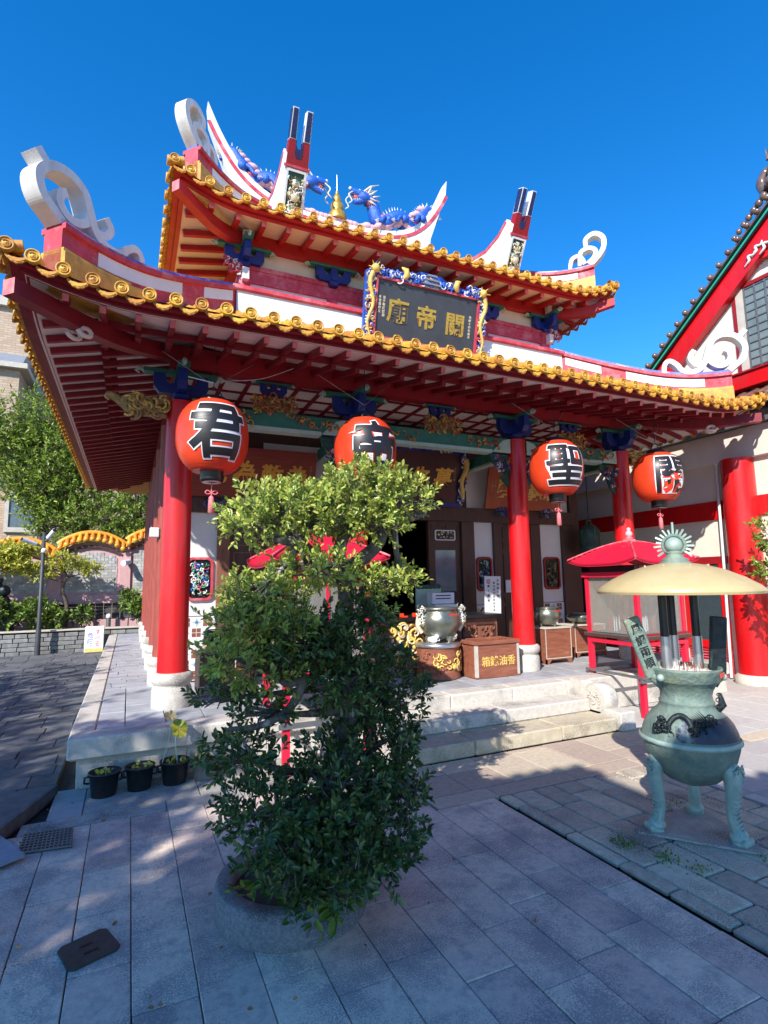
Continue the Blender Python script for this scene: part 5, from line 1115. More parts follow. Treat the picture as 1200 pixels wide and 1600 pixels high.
# ---------------------------------------------------------------- bonsai in its round stone ring
RG = thing('planter_ring', 'round grey granite planter ring around the foot of the large bonsai', 'planter', (.80, 2.90, 0))
M['ringstone'] = mat('speckled_grey_granite', (.25, .26, .27), (.13, .135, .145), rough=.8, scale=60, bump=.4, bscale=120, speck=((.07, .07, .075), 160., .90))
MB().use('ringstone').lathe([(.372, 0), (.375, .01), (.375, .135), (.368, .15), (.355, .155), (.30, .155), (.29, .15), (.285, .02)], (.80, 2.90, 0), 72, cap=False).build('ring', RG)
MB().use('soil').lathe([(.286, .10), (.15, .12), (0, .13)], (.80, 2.90, 0), 30, cap=False).build('soil', RG)
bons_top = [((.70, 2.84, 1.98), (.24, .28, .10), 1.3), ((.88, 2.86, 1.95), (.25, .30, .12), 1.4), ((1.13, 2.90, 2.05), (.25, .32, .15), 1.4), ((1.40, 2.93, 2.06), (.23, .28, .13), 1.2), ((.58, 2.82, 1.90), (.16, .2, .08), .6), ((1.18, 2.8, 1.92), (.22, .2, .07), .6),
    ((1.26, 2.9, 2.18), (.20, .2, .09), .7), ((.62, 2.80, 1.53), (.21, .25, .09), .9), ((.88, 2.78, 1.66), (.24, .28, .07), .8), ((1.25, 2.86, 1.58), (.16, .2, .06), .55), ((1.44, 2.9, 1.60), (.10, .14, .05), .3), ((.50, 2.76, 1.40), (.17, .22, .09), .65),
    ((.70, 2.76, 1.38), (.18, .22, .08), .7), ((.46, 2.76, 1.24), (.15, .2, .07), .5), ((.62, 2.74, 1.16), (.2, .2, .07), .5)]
bons = [((.78, 2.74, 1.24), (.22, .24, .10), .8), ((1.02, 2.70, 1.24), (.19, .2, .13), .9), ((.84, 2.72, 1.38), (.24, .22, .09), .35), ((1.0, 2.68, 1.08), (.2, .2, .10), .8), ((1.16, 2.72, 1.42), (.12, .16, .08), .4), ((.42, 2.76, 1.06), (.14, .2, .05), .18), ((.60, 2.72, .98), (.18, .25, .06), .22),
    ((.50, 2.72, .80), (.17, .28, .09), .55), ((.62, 2.66, .56), (.23, .32, .15), 1.2), ((.94, 2.66, .60), (.27, .32, .20), 1.7), ((1.22, 2.78, .72), (.22, .28, .26), 1.6), ((1.36, 2.84, 1.02), (.15, .24, .18), 1.1), ((1.12, 2.60, .40), (.23, .28, .16), 1.1), ((.72, 2.56, .36), (.20, .26, .13), .9), ((.94, 2.48, .34), (.20, .2, .14), .9), ((1.28, 2.66, .52), (.12, .2, .16), .5), ((1.12, 2.88, .88), (.18, .22, .12), .4)]
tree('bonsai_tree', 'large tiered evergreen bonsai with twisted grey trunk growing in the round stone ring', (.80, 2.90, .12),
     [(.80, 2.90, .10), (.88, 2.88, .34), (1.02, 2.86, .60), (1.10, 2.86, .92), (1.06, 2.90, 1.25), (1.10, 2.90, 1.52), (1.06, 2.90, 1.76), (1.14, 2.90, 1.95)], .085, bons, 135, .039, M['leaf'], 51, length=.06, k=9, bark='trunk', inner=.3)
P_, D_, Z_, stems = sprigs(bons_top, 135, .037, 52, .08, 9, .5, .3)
leafmesh('sunlit_crown', P_, D_, Z_, M['leafsunlit'], bpy.data.objects['bonsai_tree'], seed=52)  # upper tiers look sunlit through the lighter leaf colour
b = MB().use('trunk'); TP = [Vector((1.06, 2.90, 1.6)), Vector((1.1, 2.9, 1.52)), Vector((1.06, 2.9, 1.76)), Vector((1.14, 2.9, 1.93)), Vector((.8, 2.83, 1.80)), Vector((1.4, 2.9, 1.93)), Vector((1.06, 2.9, 1.3))]
for c, r, dn in bons_top:
    c = Vector(c); q = min(TP, key=lambda p: (p-c).length)
    b.tube(smoothpath([q, (q+c)/2 - UZ*.03, c], 3), [.022, .02, .018, .015, .013, .011, .008], 6)
    for _ in range(10):
        d = Vector((rnd.gauss(0, 1), rnd.gauss(0, 1), rnd.gauss(.3, 1))).normalized(); e = c + Vector((d.x*r[0], d.y*r[1], d.z*r[2]))*.9; b.tube([(q+c)/2, c.lerp(e, .5), e], [.009, .006, .002], 4)
for a_, c_ in stems: b.tube([a_, c_], [.002, .001], 3, cap=False)
b.build('upper_branches', bpy.data.objects['bonsai_tree'])
MB().use('trunk').tube(smoothpath([(1.10, 2.88, 1.66), (1.28, 2.88, 1.80), (1.36, 2.9, 1.92), (1.52, 2.9, 1.97), (1.62, 2.92, 2.0)], 5), [.045-.0015*k for k in range(21)], 9).build('branch', bpy.data.objects['bonsai_tree'])
MB().use('trunk').tube(smoothpath([(1.09, 2.84, .98), (.98, 2.76, 1.03), (.84, 2.7, 1.12), (.70, 2.68, 1.12), (.62, 2.68, 1.22)], 5), [.035-.001*k for k in range(21)], 8).build('branch', bpy.data.objects['bonsai_tree'])
MB().use('trunk').tube(smoothpath([(.80, 2.69, 1.12), (.72, 2.67, 1.0), (.58, 2.66, .94), (.44, 2.7, .93)], 5), [.026-.001*k for k in range(16)], 7).build('branch', bpy.data.objects['bonsai_tree'])
MB().use('trunk').tube(smoothpath([(1.07, 2.88, 1.62), (.92, 2.84, 1.72), (.8, 2.82, 1.82), (.66, 2.82, 1.82)], 5), [.032-.001*k for k in range(16)], 7).build('branch', bpy.data.objects['bonsai_tree'])
tree('nandina_plant', 'small pointed leaf seedling growing at the front edge of the round stone ring', (.86, 2.64, .12), [(.86, 2.66, .12), (.86, 2.6, .3)], .008, [((.86, 2.58, .19), (.14, .09, .09), .8), ((.62, 2.70, .26), (.10, .08, .13), .5)], 30, .062, M['leaflow'], 61, length=.08, k=6, cat='plant', upb=-.1)
g_ = np.random.default_rng(4); P_ = np.array([(.79, 2.565, .02), (.775, 2.55, .0), (.83, 2.545, .06), (.76, 2.56, .07), (.80, 2.54, .03)]); tag(leafmesh('dry_leaves', P_, np.array([(0, -.2, -1.), (.2, 0, -1), (-.1, 0, -1), (0, 0, -1), (.3, 0, -1)]), np.full(5, .05), M['leafdry'], at=(.79, 2.55, 0)), 'few dry orange leaves hanging over the front of the stone ring', 'leaves', kind='stuff')
tree('courtyard_shrub', 'small tree at the right edge in front of the red side wall', (8.15, 4.1, 0), [(8.15, 4.1, 0), (8.1, 4.15, .8), (8.0, 4.3, 1.6)], .05, [((7.88, 4.45, 2.1), (.28, .35, .25), 1), ((7.85, 4.4, 1.65), (.28, .35, .2), 1), ((8.05, 4.3, 1.25), (.3, .35, .25), .9), ((8.1, 4.1, 1.9), (.35, .35, .4), 1)], 70, .07, M['leafbg'], 63, length=.1, k=8)

# ---------------------------------------------------------------- incense burner
BC = Vector((3.32, 2.54, 0)); IB = thing('incense_burner', 'tall green bronze tripod incense burner with wide ochre canopy and ray crown', 'incense burner', BC)
MB().use('verdigris').lathe([(0, .285), (.08, .293), (.155, .325), (.215, .38), (.257, .45), (.278, .52), (.283, .545), (.287, .556), (.289, .568), (.287, .578), (.279, .585), (.272, .62), (.25, .675), (.213, .72), (.175, .752), (.158, .78), (.163, .788), (.163, .798), (.154, .806), (.15, .84), (.158, .87), (.178, .905), (.20, .925), (.212, .935), (.215, .99), (.222, 1.0), (.22, 1.012), (.205, 1.012), (.20, .99), (.19, .97)], BC, 64, cap=False).build('vessel', IB)
MB().use('verdpale').lathe([(.287, .552), (.297, .56), (.297, .577), (.287, .585)], BC, 64, cap=False).build('rim_band', IB)
MB().use('ash').lathe([(.20, .985), (.1, .992), (0, .99)], BC, 32, cap=False).build('ash_bed', IB)
st = MB(); R = random.Random(3)
for k in range(46):
    a, r = R.uniform(0, 6.28), R.uniform(0, .14); st.use('boxwood' if k % 3 else 'ash'); p = BC + Vector((r*math.cos(a), r*math.sin(a), .985)); st.tube([p, p+Vector((R.uniform(-.008, .008), R.uniform(-.008, .008), R.uniform(.03, .06)))], .0022, 4)
st.build('incense_sticks', IB)
th0 = math.atan2(.12, -.29)
for k in range(3):
    a = th0 + k*2*PI/3; d = Vector((math.cos(a), math.sin(a), 0)); P = smoothpath([BC+d*.195+UZ*.46, BC+d*.24+UZ*.40, BC+d*.24+UZ*.28, BC+d*.225+UZ*.17, BC+d*.245+UZ*.09, BC+d*.272+UZ*.05], 4); n = len(P)
    l = MB().use('verdpale').tube(P, [np.interp(i/(n-1), [0, .15, .35, .6, .8, 1], [.045, .058, .044, .032, .036, .042]) for i in range(n)], 14)
    s = Vector((-d.y, d.x, 0))
    for i in range(1, n-2): l.tube([P[i]+d*.015-s*.036+UZ*.006, P[i]+d*.036-s*.02, P[i]+d*.042+UZ*.008, P[i]+d*.036+s*.02, P[i]+d*.015+s*.036+UZ*.006], .0055, 5)
    for q in (-.032, -.011, .011, .032): l.ball(BC+d*.30+s*q+UZ*.032, .022, 8, (1, 1, 1.2))
    l.ball(BC+d*.255+UZ*.045, .05, 10, (1.1, 1.1, .8)); l.lathe([(.052, .018), (.052, .03), (.044, .034)], BC+d*.265, 18)
    relief(l, BC+d*.275+UZ*.40, s, UZ, .10, .09, 16, .028, ['verdpale'], seed=k, depth=.02); l.build('leg', IB)
pl = MB().use('concrete'); a = [BC + Vector((math.cos(th0+k*2*PI/3), math.sin(th0+k*2*PI/3), 0))*.43 for k in range(3)]
ce = []
for k in range(3):
    p = a[k]; q = a[(k+1) % 3]; ce += [p.lerp(q, .06), q.lerp(p, .06)]
pl.prism([(p.x, p.y) for p in ce], (0, 0, .004), (1, 0, 0), (0, 1, 0), .014); po = tag(pl.build('base_plate', at=BC), 'thin triangular grey stone plate under the incense burner', 'plate')
vr = Vector((.9076, -.4197, 0)); vf = Vector((.42, .907, 0))
for off, dy in ((-.083, .05), (.13, .05), (.02, .14)):
    p = BC + vr*off + vf*dy; MB().use('greymetal' if 0 else 'black').tube([p+UZ*1.0, p+UZ*1.52], .027, 14).build('canopy_post', IB); MB().use('steel').tube([p+UZ*.98, p+UZ*1.20], .031, 14).build('post_sleeve', IB)
h = MB().use('hat'); pr = [(.500, 1.499), (.502, 1.506), (.47, 1.538), (.395, 1.585), (.285, 1.637), (.175, 1.670), (.09, 1.685)]
h.lathe(pr, BC, 72, cap=False); h.lathe([(r-.004, z-.012) for r, z in pr], BC, 72, cap=False); h.lathe([(.498, 1.487), (.502, 1.499)], BC, 72, cap=False)
for k in range(8): a = k*PI/4+.3; h.ball(BC+Vector((math.cos(a)*.20, math.sin(a)*.20, 1.666)), .008, 6)
h.build('canopy', IB)
f = MB().use('verdigris').lathe([(.10, 1.672), (.095, 1.69), (.08, 1.70), (.085, 1.71), (.055, 1.725), (.05, 1.75), (.06, 1.76), (.035, 1.765)], BC, 32); f.use('verdpale').ball(BC+UZ*1.805, .055, 20); f.use('verdigris')
CB = BC+UZ*1.805; sd = Vector((.55, -.83, 0)).normalized(); sn_ = sd.cross(UZ)
ring = [CB + sd*.067*math.cos(t*PI/14) + UZ*.067*math.sin(t*PI/14) for t in range(29)]; f.tube(ring, .011, 8); fo = f.build('finial', IB)
ry = MB().use('verdpale')
for k in range(17):
    a = math.radians(-35 + k*250/16); d = sd*math.cos(a)+UZ*math.sin(a); L = (.155 if k == 8 else .108 if k % 2 else .122); ry.beam(CB+d*.068, CB+d*L, .013, .007, up=(vf.x, vf.y, 0))
ry.build('rays', fo)
for sg, nm, txt in ((-1, 'handle', '風調雨順'), (1, 'handle', '')):
    B0 = BC + vr*(.205*sg) - vf*.02 + UZ*.95; T0 = BC + vr*((.335 if sg < 0 else .245)*sg) - vf*.02 + UZ*1.33; v = (T0-B0).normalized(); uu = (vr - v*vr.dot(v)).normalized(); n = uu.cross(v); H = (T0-B0).length
    o = MB().use('verdigris' if sg < 0 else 'darkbronze').obox((B0+T0)/2, uu, v, n, .105, H, .035, .008); o.ball(B0, .03, 10); o.tube([B0-uu*.02, B0+uu*.0-v*.03, B0-vr*(sg*.02)-v*.06], .022, 8); hd_ = o.build(nm, IB)
    if txt: MB().use('blackink').column_text(txt, .068, (B0+T0)/2 + v*.125 + n*.018, uu, v, .02, .003, gap=1.12).build('lettering', hd_)
    tt = MB().use('verdpale').ball(BC + vr*(.20*sg) - vf*.09 + UZ*.955, .024, 10); tt.build('rosette', IB)
MB().use('lantern').obox(BC + vr*.165 - vf*.142 + UZ*.975, Vector((.9, .43, 0)).normalized() if 0 else (vr*math.cos(.78)+vf*math.sin(.78)), UZ, (vr*math.sin(.78)-vf*math.cos(.78)), .09, .03, .004).build('red_label', IB)
v2f = Vector((.794, .607, 0)); v2r = Vector((.607, -.794, 0))
# dragon wound round the shoulder and the dark stained quarter of the bowl
def on_bowl(q, z, lift=0.):
    r = float(np.interp(z, [.59, .62, .675, .72, .752, .78], [.279, .272, .25, .213, .175, .158])) + lift; a = math.asin(max(-1, min(1, q/r))); return BC + v2r*q - v2f*(r*math.cos(a)) + UZ*z
dp = smoothpath([on_bowl(-.11, .655, .0), on_bowl(-.105, .69, .01), on_bowl(-.07, .73, .02), on_bowl(-.03, .74, .025), on_bowl(.005, .715, .02), on_bowl(.02, .67, .008)], 5)
dg = MB().use('darkbronze').tube(dp, .0165, 9)
for q, z, n_, s_ in ((-.165, .655, 26, .026), (-.15, .69, 14, .02), (-.12, .65, 16, .022), (.03, .665, 20, .024), (.065, .69, 24, .026), (.10, .70, 22, .024), (.13, .72, 14, .02)): relief(dg, on_bowl(q, z, .004), v2r, UZ, .05, .045, n_, s_, ['darkbronze'], seed=int(200+q*100), depth=.022)
dg.ball(on_bowl(-.16, .67, .012), .024, 9).ball(on_bowl(-.148, .71, .016), .019, 9).ball(on_bowl(.09, .705, .014), .024, 9, (1.4, 1, .8))
for k in range(7): p = on_bowl(.05+.01*k, .715, .015); dg.tube([p, p - v2r*.05 + UZ*(.02+.007*k)], [.006, .001], 4)
dg.tube([BC+v2r*.165-v2f*.02+UZ*.74, BC+v2r*.20-v2f*.03+UZ*.79, BC+v2r*.19-v2f*.03+UZ*.86], [.016, .024, .010], 7); relief(dg, BC+v2r*.185-v2f*.03+UZ*.81, v2r, UZ, .03, .09, 18, .02, ['darkbronze'], seed=77, depth=.02)
dg.build('dragon', IB)
sp_ = MB().use('bluepatch'); pr = [(.277, .592), (.272, .62), (.25, .675), (.228, .704), (.213, .72)]; vs = []; n = 22
for i in range(n+1):
    a_ = math.atan2(-v2f.y, -v2f.x) + math.radians(-12) + math.radians(98)*i/n
    for jz, (r, z) in enumerate(pr):
        a = a_ + (.07*math.sin(jz*2.3+1) + .05*math.sin(jz*5))*(1-i/n)
        vs.append(BC + Vector((math.cos(a)*(r+.004), math.sin(a)*(r+.004), z+.004)))
sp_.add(vs, [(i*5+j, (i+1)*5+j, (i+1)*5+j+1, i*5+j+1) for i in range(n) for j in range(4)], True); sp_.build('dark_stain', IB)

# ---------------------------------------------------------------- candle cabinets
def cabinet(x, y, w, label, legz):
    K = thing('candle_cabinet', label, 'cabinet', (x+w/2, y+w/2, 0), 'red glazed candle cabinets in front of the porch'); s = .035
    for i, (lx, ly, z0) in enumerate(((x, y, 0), (x+w, y, 0), (x, y+w, legz), (x+w, y+w, legz))): MB().use('cabred').box((lx-s/1.2, ly-s/1.2, z0), (lx+s/1.2, ly+s/1.2, .86)).build('leg', K)
    f = MB().use('greymetal'); f.box((x-.07, y-.05, .39), (x+w+.07, y-.028, .43)).box((x-.07, y+w+.03, .41), (x+w+.07, y+w+.05, .45)).box((x-.05, y-.07, .431), (x-.028, y+w+.07, .46)); f.build('stretcher', K)
    t = MB().use('wood').box((x-.06, y-.06, .862), (x+w+.06, y+w+.06, .90), .004); t.use('greymetal').box((x-.055, y-.055, .901), (x+w+.055, y+w+.055, .907)); t.build('shelf', K)
    MB().use('cabred').box((x-.03, y-.03, .79), (x+w+.03, y-.005, .835)).box((x-.03, y-.004, .79), (x-.005, y+w, .835)).box((x+w+.005, y-.004, .79), (x+w+.03, y+w, .835)).build('apron', K)
    g = MB().use('cabred')
    for lx, ly in ((x, y), (x+w, y), (x, y+w), (x+w, y+w)): g.box((lx-.025, ly-.025, .908), (lx+.025, ly+.025, 1.64))
    g.box((x-.05, y-.05, 1.60), (x+w+.05, y-.015, 1.66)).box((x-.05, y-.014, 1.60), (x-.015, y+w+.05, 1.66)).box((x+w+.015, y-.014, 1.60), (x+w+.05, y+w+.05, 1.66)).box((x-.014, y+w+.015, 1.60), (x+w+.014, y+w+.05, 1.66))
    g.box((x+w/2-.015, y-.014, .908), (x+w/2+.015, y+.012, 1.6)); g.use('redbeam')
    g.box((x-.03, y-.03, .908), (x+w+.03, y-.0255, .935)); g.build('glass_frame', K)
    for nm, a, b in (('glass_pane', (x+.025, y-.004, .92), (x+w-.025, y+.002, 1.6)), ('glass_pane', (x-.004, y+.025, .92), (x+.002, y+w-.025, 1.6)), ('glass_pane', (x+w-.002, y+.025, .92), (x+w+.004, y+w-.025, 1.6)), ('glass_pane', (x+.025, y+w-.002, .92), (x+w-.025, y+w+.004, 1.6))): MB().use('cabglass').box(a, b).build(nm, K)
    c = MB(); R = random.Random(int(x*10))
    for k in range(26):
        cx, cy = x+R.uniform(.08, w-.08), y+R.uniform(.08, w-.08); c.use('white' if k % 4 else 'cabred').lathe([(.008, .915), (.008, 1.0+R.uniform(0, .1)), (.002, 1.11)], (cx, cy, 0), 7)
    c.use('greymetal').box((x+.05, y+.05, .91), (x+w-.05, y+w-.05, .93)); c.build('candles', K)
    v = MB().use('black').box((x+.03, y+.03, 1.661), (x+w-.03, y+w-.03, 1.74))
    for k in range(3): v.use('cabred').box((x+.1+k*.22, y+.022, 1.67), (x+.18+k*.22, y+.028, 1.73))
    v.build('vent_box', K)
    # swept pyramid roof
    cx, cy = x+w/2, y+w/2; H = w/2+.17; r = MB().use('cabred'); N = 12; vs = []
    def rz(a, b):
        q = max(abs(a), abs(b)); p = min(abs(a), abs(b)); e = (p/q)**3*q**3 if q > 0 else 0
        return 2.045 - .30*(q**1.75) + .07*e
    for dz in (0, -.014):
        for i in range(-N, N+1):
            for j in range(-N, N+1): a, b_ = i/N, j/N; vs.append((cx+a*H, cy+b_*H, rz(a, b_)+dz))
    m = 2*N+1; fs = [(i*m+j, i*m+j+m, i*m+j+m+1, i*m+j+1) for i in range(2*N) for j in range(2*N)]; o2 = m*m; fs += [(o2+a, o2+d, o2+c_, o2+b_) for a, b_, c_, d in fs]
    edge = [(i, 0) for i in range(2*N+1)] + [(2*N, j) for j in range(1, 2*N+1)] + [(i, 2*N) for i in range(2*N-1, -1, -1)] + [(0, j) for j in range(2*N-1, 0, -1)]
    E_ = [i*m+j for i, j in edge]; fs += [(E_[k], E_[(k+1) % len(E_)], E_[(k+1) % len(E_)]+o2, E_[k]+o2) for k in range(len(E_))]
    r.add(vs, fs, True); r.use('pinkred')
    for sx in (-1, 1):
        for sy in (-1, 1): r.tube([(cx+sx*H*q/10, cy+sy*H*q/10, rz(q/10, q/10)+.006) for q in range(1, 11)], .012, 6)
    ro = r.build('swept_roof', K)
    MB().use('pinkend').box((cx-.06, cy-.06, 2.03), (cx+.06, cy+.06, 2.07), .01).lathe([(.035, 2.07), (.05, 2.09), (.03, 2.10)], (cx, cy, 0), 12).build('finial_seat', ro); MB().use('cloudpink').lathe([(.025, 2.10), (.04, 2.12), (.045, 2.14), (.035, 2.165), (.018, 2.18), (.026, 2.195), (.022, 2.215), (0, 2.225)], (cx, cy, 0), 18).build('finial', ro)
M['cabglass'] = glass('dusty_cabinet_glass', (.40, .38, .33), .15, .27)
cabinet(5.39, 4.66, .75, 'red candle cabinet with swept roof at the right of the steps, behind the incense burner', .402)
cabinet(1.23, 4.68, .74, 'red candle cabinet with swept roof standing behind the bonsai', .402)

# ---------------------------------------------------------------- things on the porch
def bowlpot(name, c, r, h, m, label, dragons=False, feet=True):
    c = Vector(c); K = thing(name, label, 'incense pot', c)
    MB().use(m).lathe([(.0, .10*h), (r*.55, .12*h), (r*.85, .30*h), (r*.98, .5*h), (r, .62*h), (r*.96, .76*h), (r*.84, .88*h), (r*.80, .93*h), (r*.9, .95*h), (r*.92, h), (r*.8, h), (r*.76, .92*h)], c, 36, cap=False).build('bowl', K)
    MB().use('ash').lathe([(r*.78, h*.93), (0, h*.95)], c, 24, cap=False).build('ash', K)
    if feet:
        for k in range(3): a = k*2.09+.9; MB().use(m).tube([c+Vector((r*.5*math.cos(a), r*.5*math.sin(a), .25*h)), c+Vector((r*.62*math.cos(a), r*.62*math.sin(a), .1*h)), c+Vector((r*.58*math.cos(a), r*.58*math.sin(a), .0))], [r*.16, r*.13, r*.1], 8).build('foot', K)
    MB().use('lantern').obox(c+Vector((r*.25, -r*.88, h*.8)), (1, .25, 0), UZ, Vector((.25, -1, 0)), r*.5, .03, .004).build('red_label', K)
    if dragons:
        for sg in (-1, 1):
            q = MB().use('palecream'); p = c+Vector((sg*r*1.0, -.02, h*.8)); q.tube(smoothpath([p+Vector((0, 0, -h*.5)), p+Vector((sg*.05, 0, -h*.3)), p+Vector((sg*.03, 0, 0)), p+Vector((sg*.0, 0, .06))], 4), [.03]*12+[.02], 8)
            relief(q, p+Vector((sg*.02, -.02, 0)), UX, UZ, .12, .22, 34, .035, ['palecream', 'white', 'greybronze'], seed=6, depth=.04); q.build('dragon_handle', K)
    return K
AL = thing('altar_table', 'long carved brown altar counter with dark top before the temple doorway', 'altar', (3.65, 6.6, .4))
a = MB().use('woodlight').box((2.78, 6.34, .42), (4.62, 6.96, 1.07)); a.build('body', AL); MB().use('black').box((2.72, 6.28, 1.075), (4.68, 7.02, 1.125), .006).build('top', AL)
a = MB(); 
for x0, x1 in ((2.85, 3.4), (3.45, 4.0), (4.05, 4.58)): a.use('wood'); ringframe(a, ((x0+x1)/2, 6.34, .74), UX, UZ, x1-x0, .56, .02, .03, .03); relief(a, ((x0+x1)/2, 6.33, .74), UX, UZ, x1-x0-.1, .46, 60, .05, ['woodlight', 'boxwood', 'goldpaint' if x0 > 3 and x0 < 4 else 'boxwood'], seed=int(x0*9), depth=.03)
a.build('carved_front', AL)
a = MB().use('woodlight').box((2.765, 6.34, .42), (2.78, 6.96, 1.07)); ringframe(a, (2.765, 6.65, .74), (0, -1, 0), UZ, .5, .52, .02, .03, .03); a.build('carved_side', AL)
for i, x in enumerate((3.15, 3.33, 3.5)):
    m_ = MB().use('lantern').box((x, 6.35, 1.128), (x+.05, 6.40, 1.18), .006); m_.box((x+.02, 6.33, 1.13), (x+.09, 6.36, 1.15)); tag(m_.build('red_block', at=(x, 6.35, 1.128)), ['red wooden block on the altar top, nearest the doorway', 'middle red wooden block on the dark altar top', 'red wooden block on the altar top next to the bronze pot'][i], 'block', 'red divination blocks on the altar')
lf = thing('leaflet_box', 'white leaflet box with printed lines standing on the altar before the glazed door', 'box', (3.93, 6.7, 1.13)); MB().use('white').box((3.77, 6.62, 1.27), (4.12, 6.78, 1.42), .004).box((3.80, 6.60, 1.13), (4.15, 6.80, 1.262), .004).build('case', lf)
t = MB().use('navy')
for k in range(2): t.box((3.82, 6.616, 1.335+k*.04), (4.06, 6.619, 1.35+k*.04))
t.build('printed_lines', lf)
pn2 = MB().use('palegreen').box((3.80, 7.15, 1.13), (4.22, 7.17, 1.52)); pn2.use('darkgreen')
for k in range(6): pn2.ball((3.85+k*.065, 7.15, 1.50), .05, 8, (1, .2, .7))
tag(pn2.build('picture_card', at=(4, 7.16, 1.13)), 'pale green picture card leaning behind the leaflet box', 'card')
DR = thing('censer_stand', 'round carved brown drum stand with gold cloud relief below the large bronze pot', 'stand', (3.53, 6.10, .4))
MB().use('boxwood').lathe([(.27, .405), (.275, .43), (.268, .45), (.265, .76), (.27, .78)], (3.53, 6.10, 0), 48).build('drum', DR); MB().use('steel').lathe([(.285, .782), (.29, .80), (.285, .83), (.0, .832)], (3.53, 6.10, 0), 48).build('steel_top', DR)
g_ = MB(); 
for k in range(60):
    a = rnd.uniform(-2.9, -.3); z = rnd.uniform(.5, .74); p = Vector((3.53+.265*math.cos(a), 6.10+.265*math.sin(a), z)); n = Vector((math.cos(a), math.sin(a), 0)); u = Vector((-n.y, n.x, 0))
    relief(g_, p, u, UZ, .02, .02, 1, .05, ['goldpaint' if (-2.4 < a < -.9 and .54 < z < .70) else 'boxwood'], seed=k, depth=.02)
g_.build('cloud_relief', DR)
gd = MB(); relief(gd, (3.17, 6.30, .80), UX, UZ, .42, .46, 60, .075, ['goldpaint', 'goldpaint', 'palecream'], seed=71, depth=.05); gd.use('woodlight').box((2.95, 6.30, .42), (3.36, 6.335, 1.05)); tag(gd.build('gilded_carving_panel', at=(3.15, 6.32, .42)), 'yellow gold flower carving panel fixed in front of the altar beside the drum stand', 'carving')
for k, x in enumerate((3.40, 3.66)):
    l = MB().use('palecream' if k else 'white').ball((x, 5.98, .875), .045, 9, (1.2, 1, .9)).ball((x+.03, 5.94, .915), .032, 9).ball((x-.04, 5.99, .88), .03, 8); relief(l, (x, 5.94, .89), UX, UZ, .1, .08, 12, .02, ['palecream' if k else 'white'], seed=k, depth=.01); tag(l.build('lion_figurine', at=(x, 5.98, .835)), ['small white ceramic lion under the left side of the bronze pot', 'small cream ceramic lion under the right side of the bronze pot'][k], 'figurine')
bowlpot('incense_pot', (3.55, 6.08, .833), .265, .42, 'greybronze', 'large polished bronze incense pot with dragon handles on the drum stand', dragons=True)
OB = thing('offering_box', 'worn reddish wooden offering box with gold characters in front of the third column', 'box', (4.16, 5.88, .4)); o = MB().use('boxwood')
x0, x1, y0, y1 = 3.84, 4.48, 5.72, 6.10
o.box((x0, y0, .42), (x1, y0+.02, .80)).box((x0, y1-.02, .42), (x1, y1, .80)).box((x0, y0+.021, .42), (x0+.02, y1-.021, .80)).box((x1-.02, y0+.021, .42), (x1, y1-.021, .80)).box((x0+.021, y0+.021, .62), (x1-.021, y1-.021, .64)); o.build('body', OB)
r = MB().use('boxwood').box((x0-.02, y0-.02, .80), (x1+.02, y0+.03, .845), .005).box((x0-.02, y1-.03, .80), (x1+.02, y1+.02, .845), .005).box((x0-.02, y0+.031, .80), (x0+.03, y1-.031, .845), .005).box((x1-.03, y0+.031, .80), (x1+.02, y1-.031, .845), .005).box((x0-.01, y0-.01, .405), (x1+.01, y1+.01, .419))
for k in range(6): r.box((x0+.04+k*.1, y0+.031, .81), (x0+.065+k*.1, y1-.031, .83))
r.build('rim', OB); r = MB().use('limestone').box((x0-.004, y0-.006, .42), (x0+.03, y0-.001, .80)).box((x1-.03, y0-.006, .42), (x1+.004, y0-.001, .80)).box((x0-.006, y0, .42), (x0-.001, y0+.03, .8)); r.build('corner_trim', OB)
t = MB().use('goldpaint')
for ch, x in zip('箱銭油香', (-.19, -.065, .065, .19)): t.text(ch, .125, (4.17+x, y0-.002, .60), UX, UZ, .010, .006)
t.build('lettering', OB)
def stand(name, x0, x1, y, d, z1, label, m='boxwood'):
    s = MB().use(m).box((x0, y, .47), (x1, y+d, z1)); s.prism([(x0, .40), (x0+.05, .40), (x0+.10, .455), (x1-.10, .455), (x1-.05, .40), (x1, .40), (x1, .4695), (x0, .4695)], (0, y+.02, 0), UX, UZ, .02); s.prism([(y, .40), (y+.05, .40), (y+.1, .455), (y+d-.1, .455), (y+d-.05, .40), (y+d, .40), (y+d, .4695), (y, .4695)], (x0, 0, 0), (0, 1, 0), UZ, .02)
    s.use('limestone').box((x0-.012, y-.012, z1+.001), (x1+.012, y+d+.012, z1+.022), .004).box((x0, y-.004, .47), (x0+.012, y-.0005, z1)).box((x1-.012, y-.004, .47), (x1, y-.0005, z1)).box((x0+.0125, y-.004, .47), (x1-.0125, y-.0005, .482))
    return tag(s.build(name, at=((x0+x1)/2, y+d/2, .4)), label, 'stand')
stand('wooden_stand', 5.33, 5.80, 6.20, .42, .88, 'brown wooden stand with a bronze bowl just right of the third column'); bowlpot('incense_pot', (5.54, 6.38, .905), .185, .27, 'greybronze', 'medium bronze bowl with pale feet on the stand beside the third column')
stand('wooden_stand', 6.16, 6.78, 6.50, .42, .86, 'brown wooden stand carrying a shallow bowl, near the right corner column'); bowlpot('incense_pot', (6.45, 6.68, .885), .20, .17, 'greybronze', 'shallow bronze bowl on the stand near the right corner column')
stand('wooden_stand', .72, 1.12, 6.45, .36, .86, 'dark wooden stand between the left column and the bonsai', 'wood'); bowlpot('incense_pot', (.92, 6.60, .885), .14, .19, 'black', 'small black three legged incense pot on the dark stand left of the bonsai')
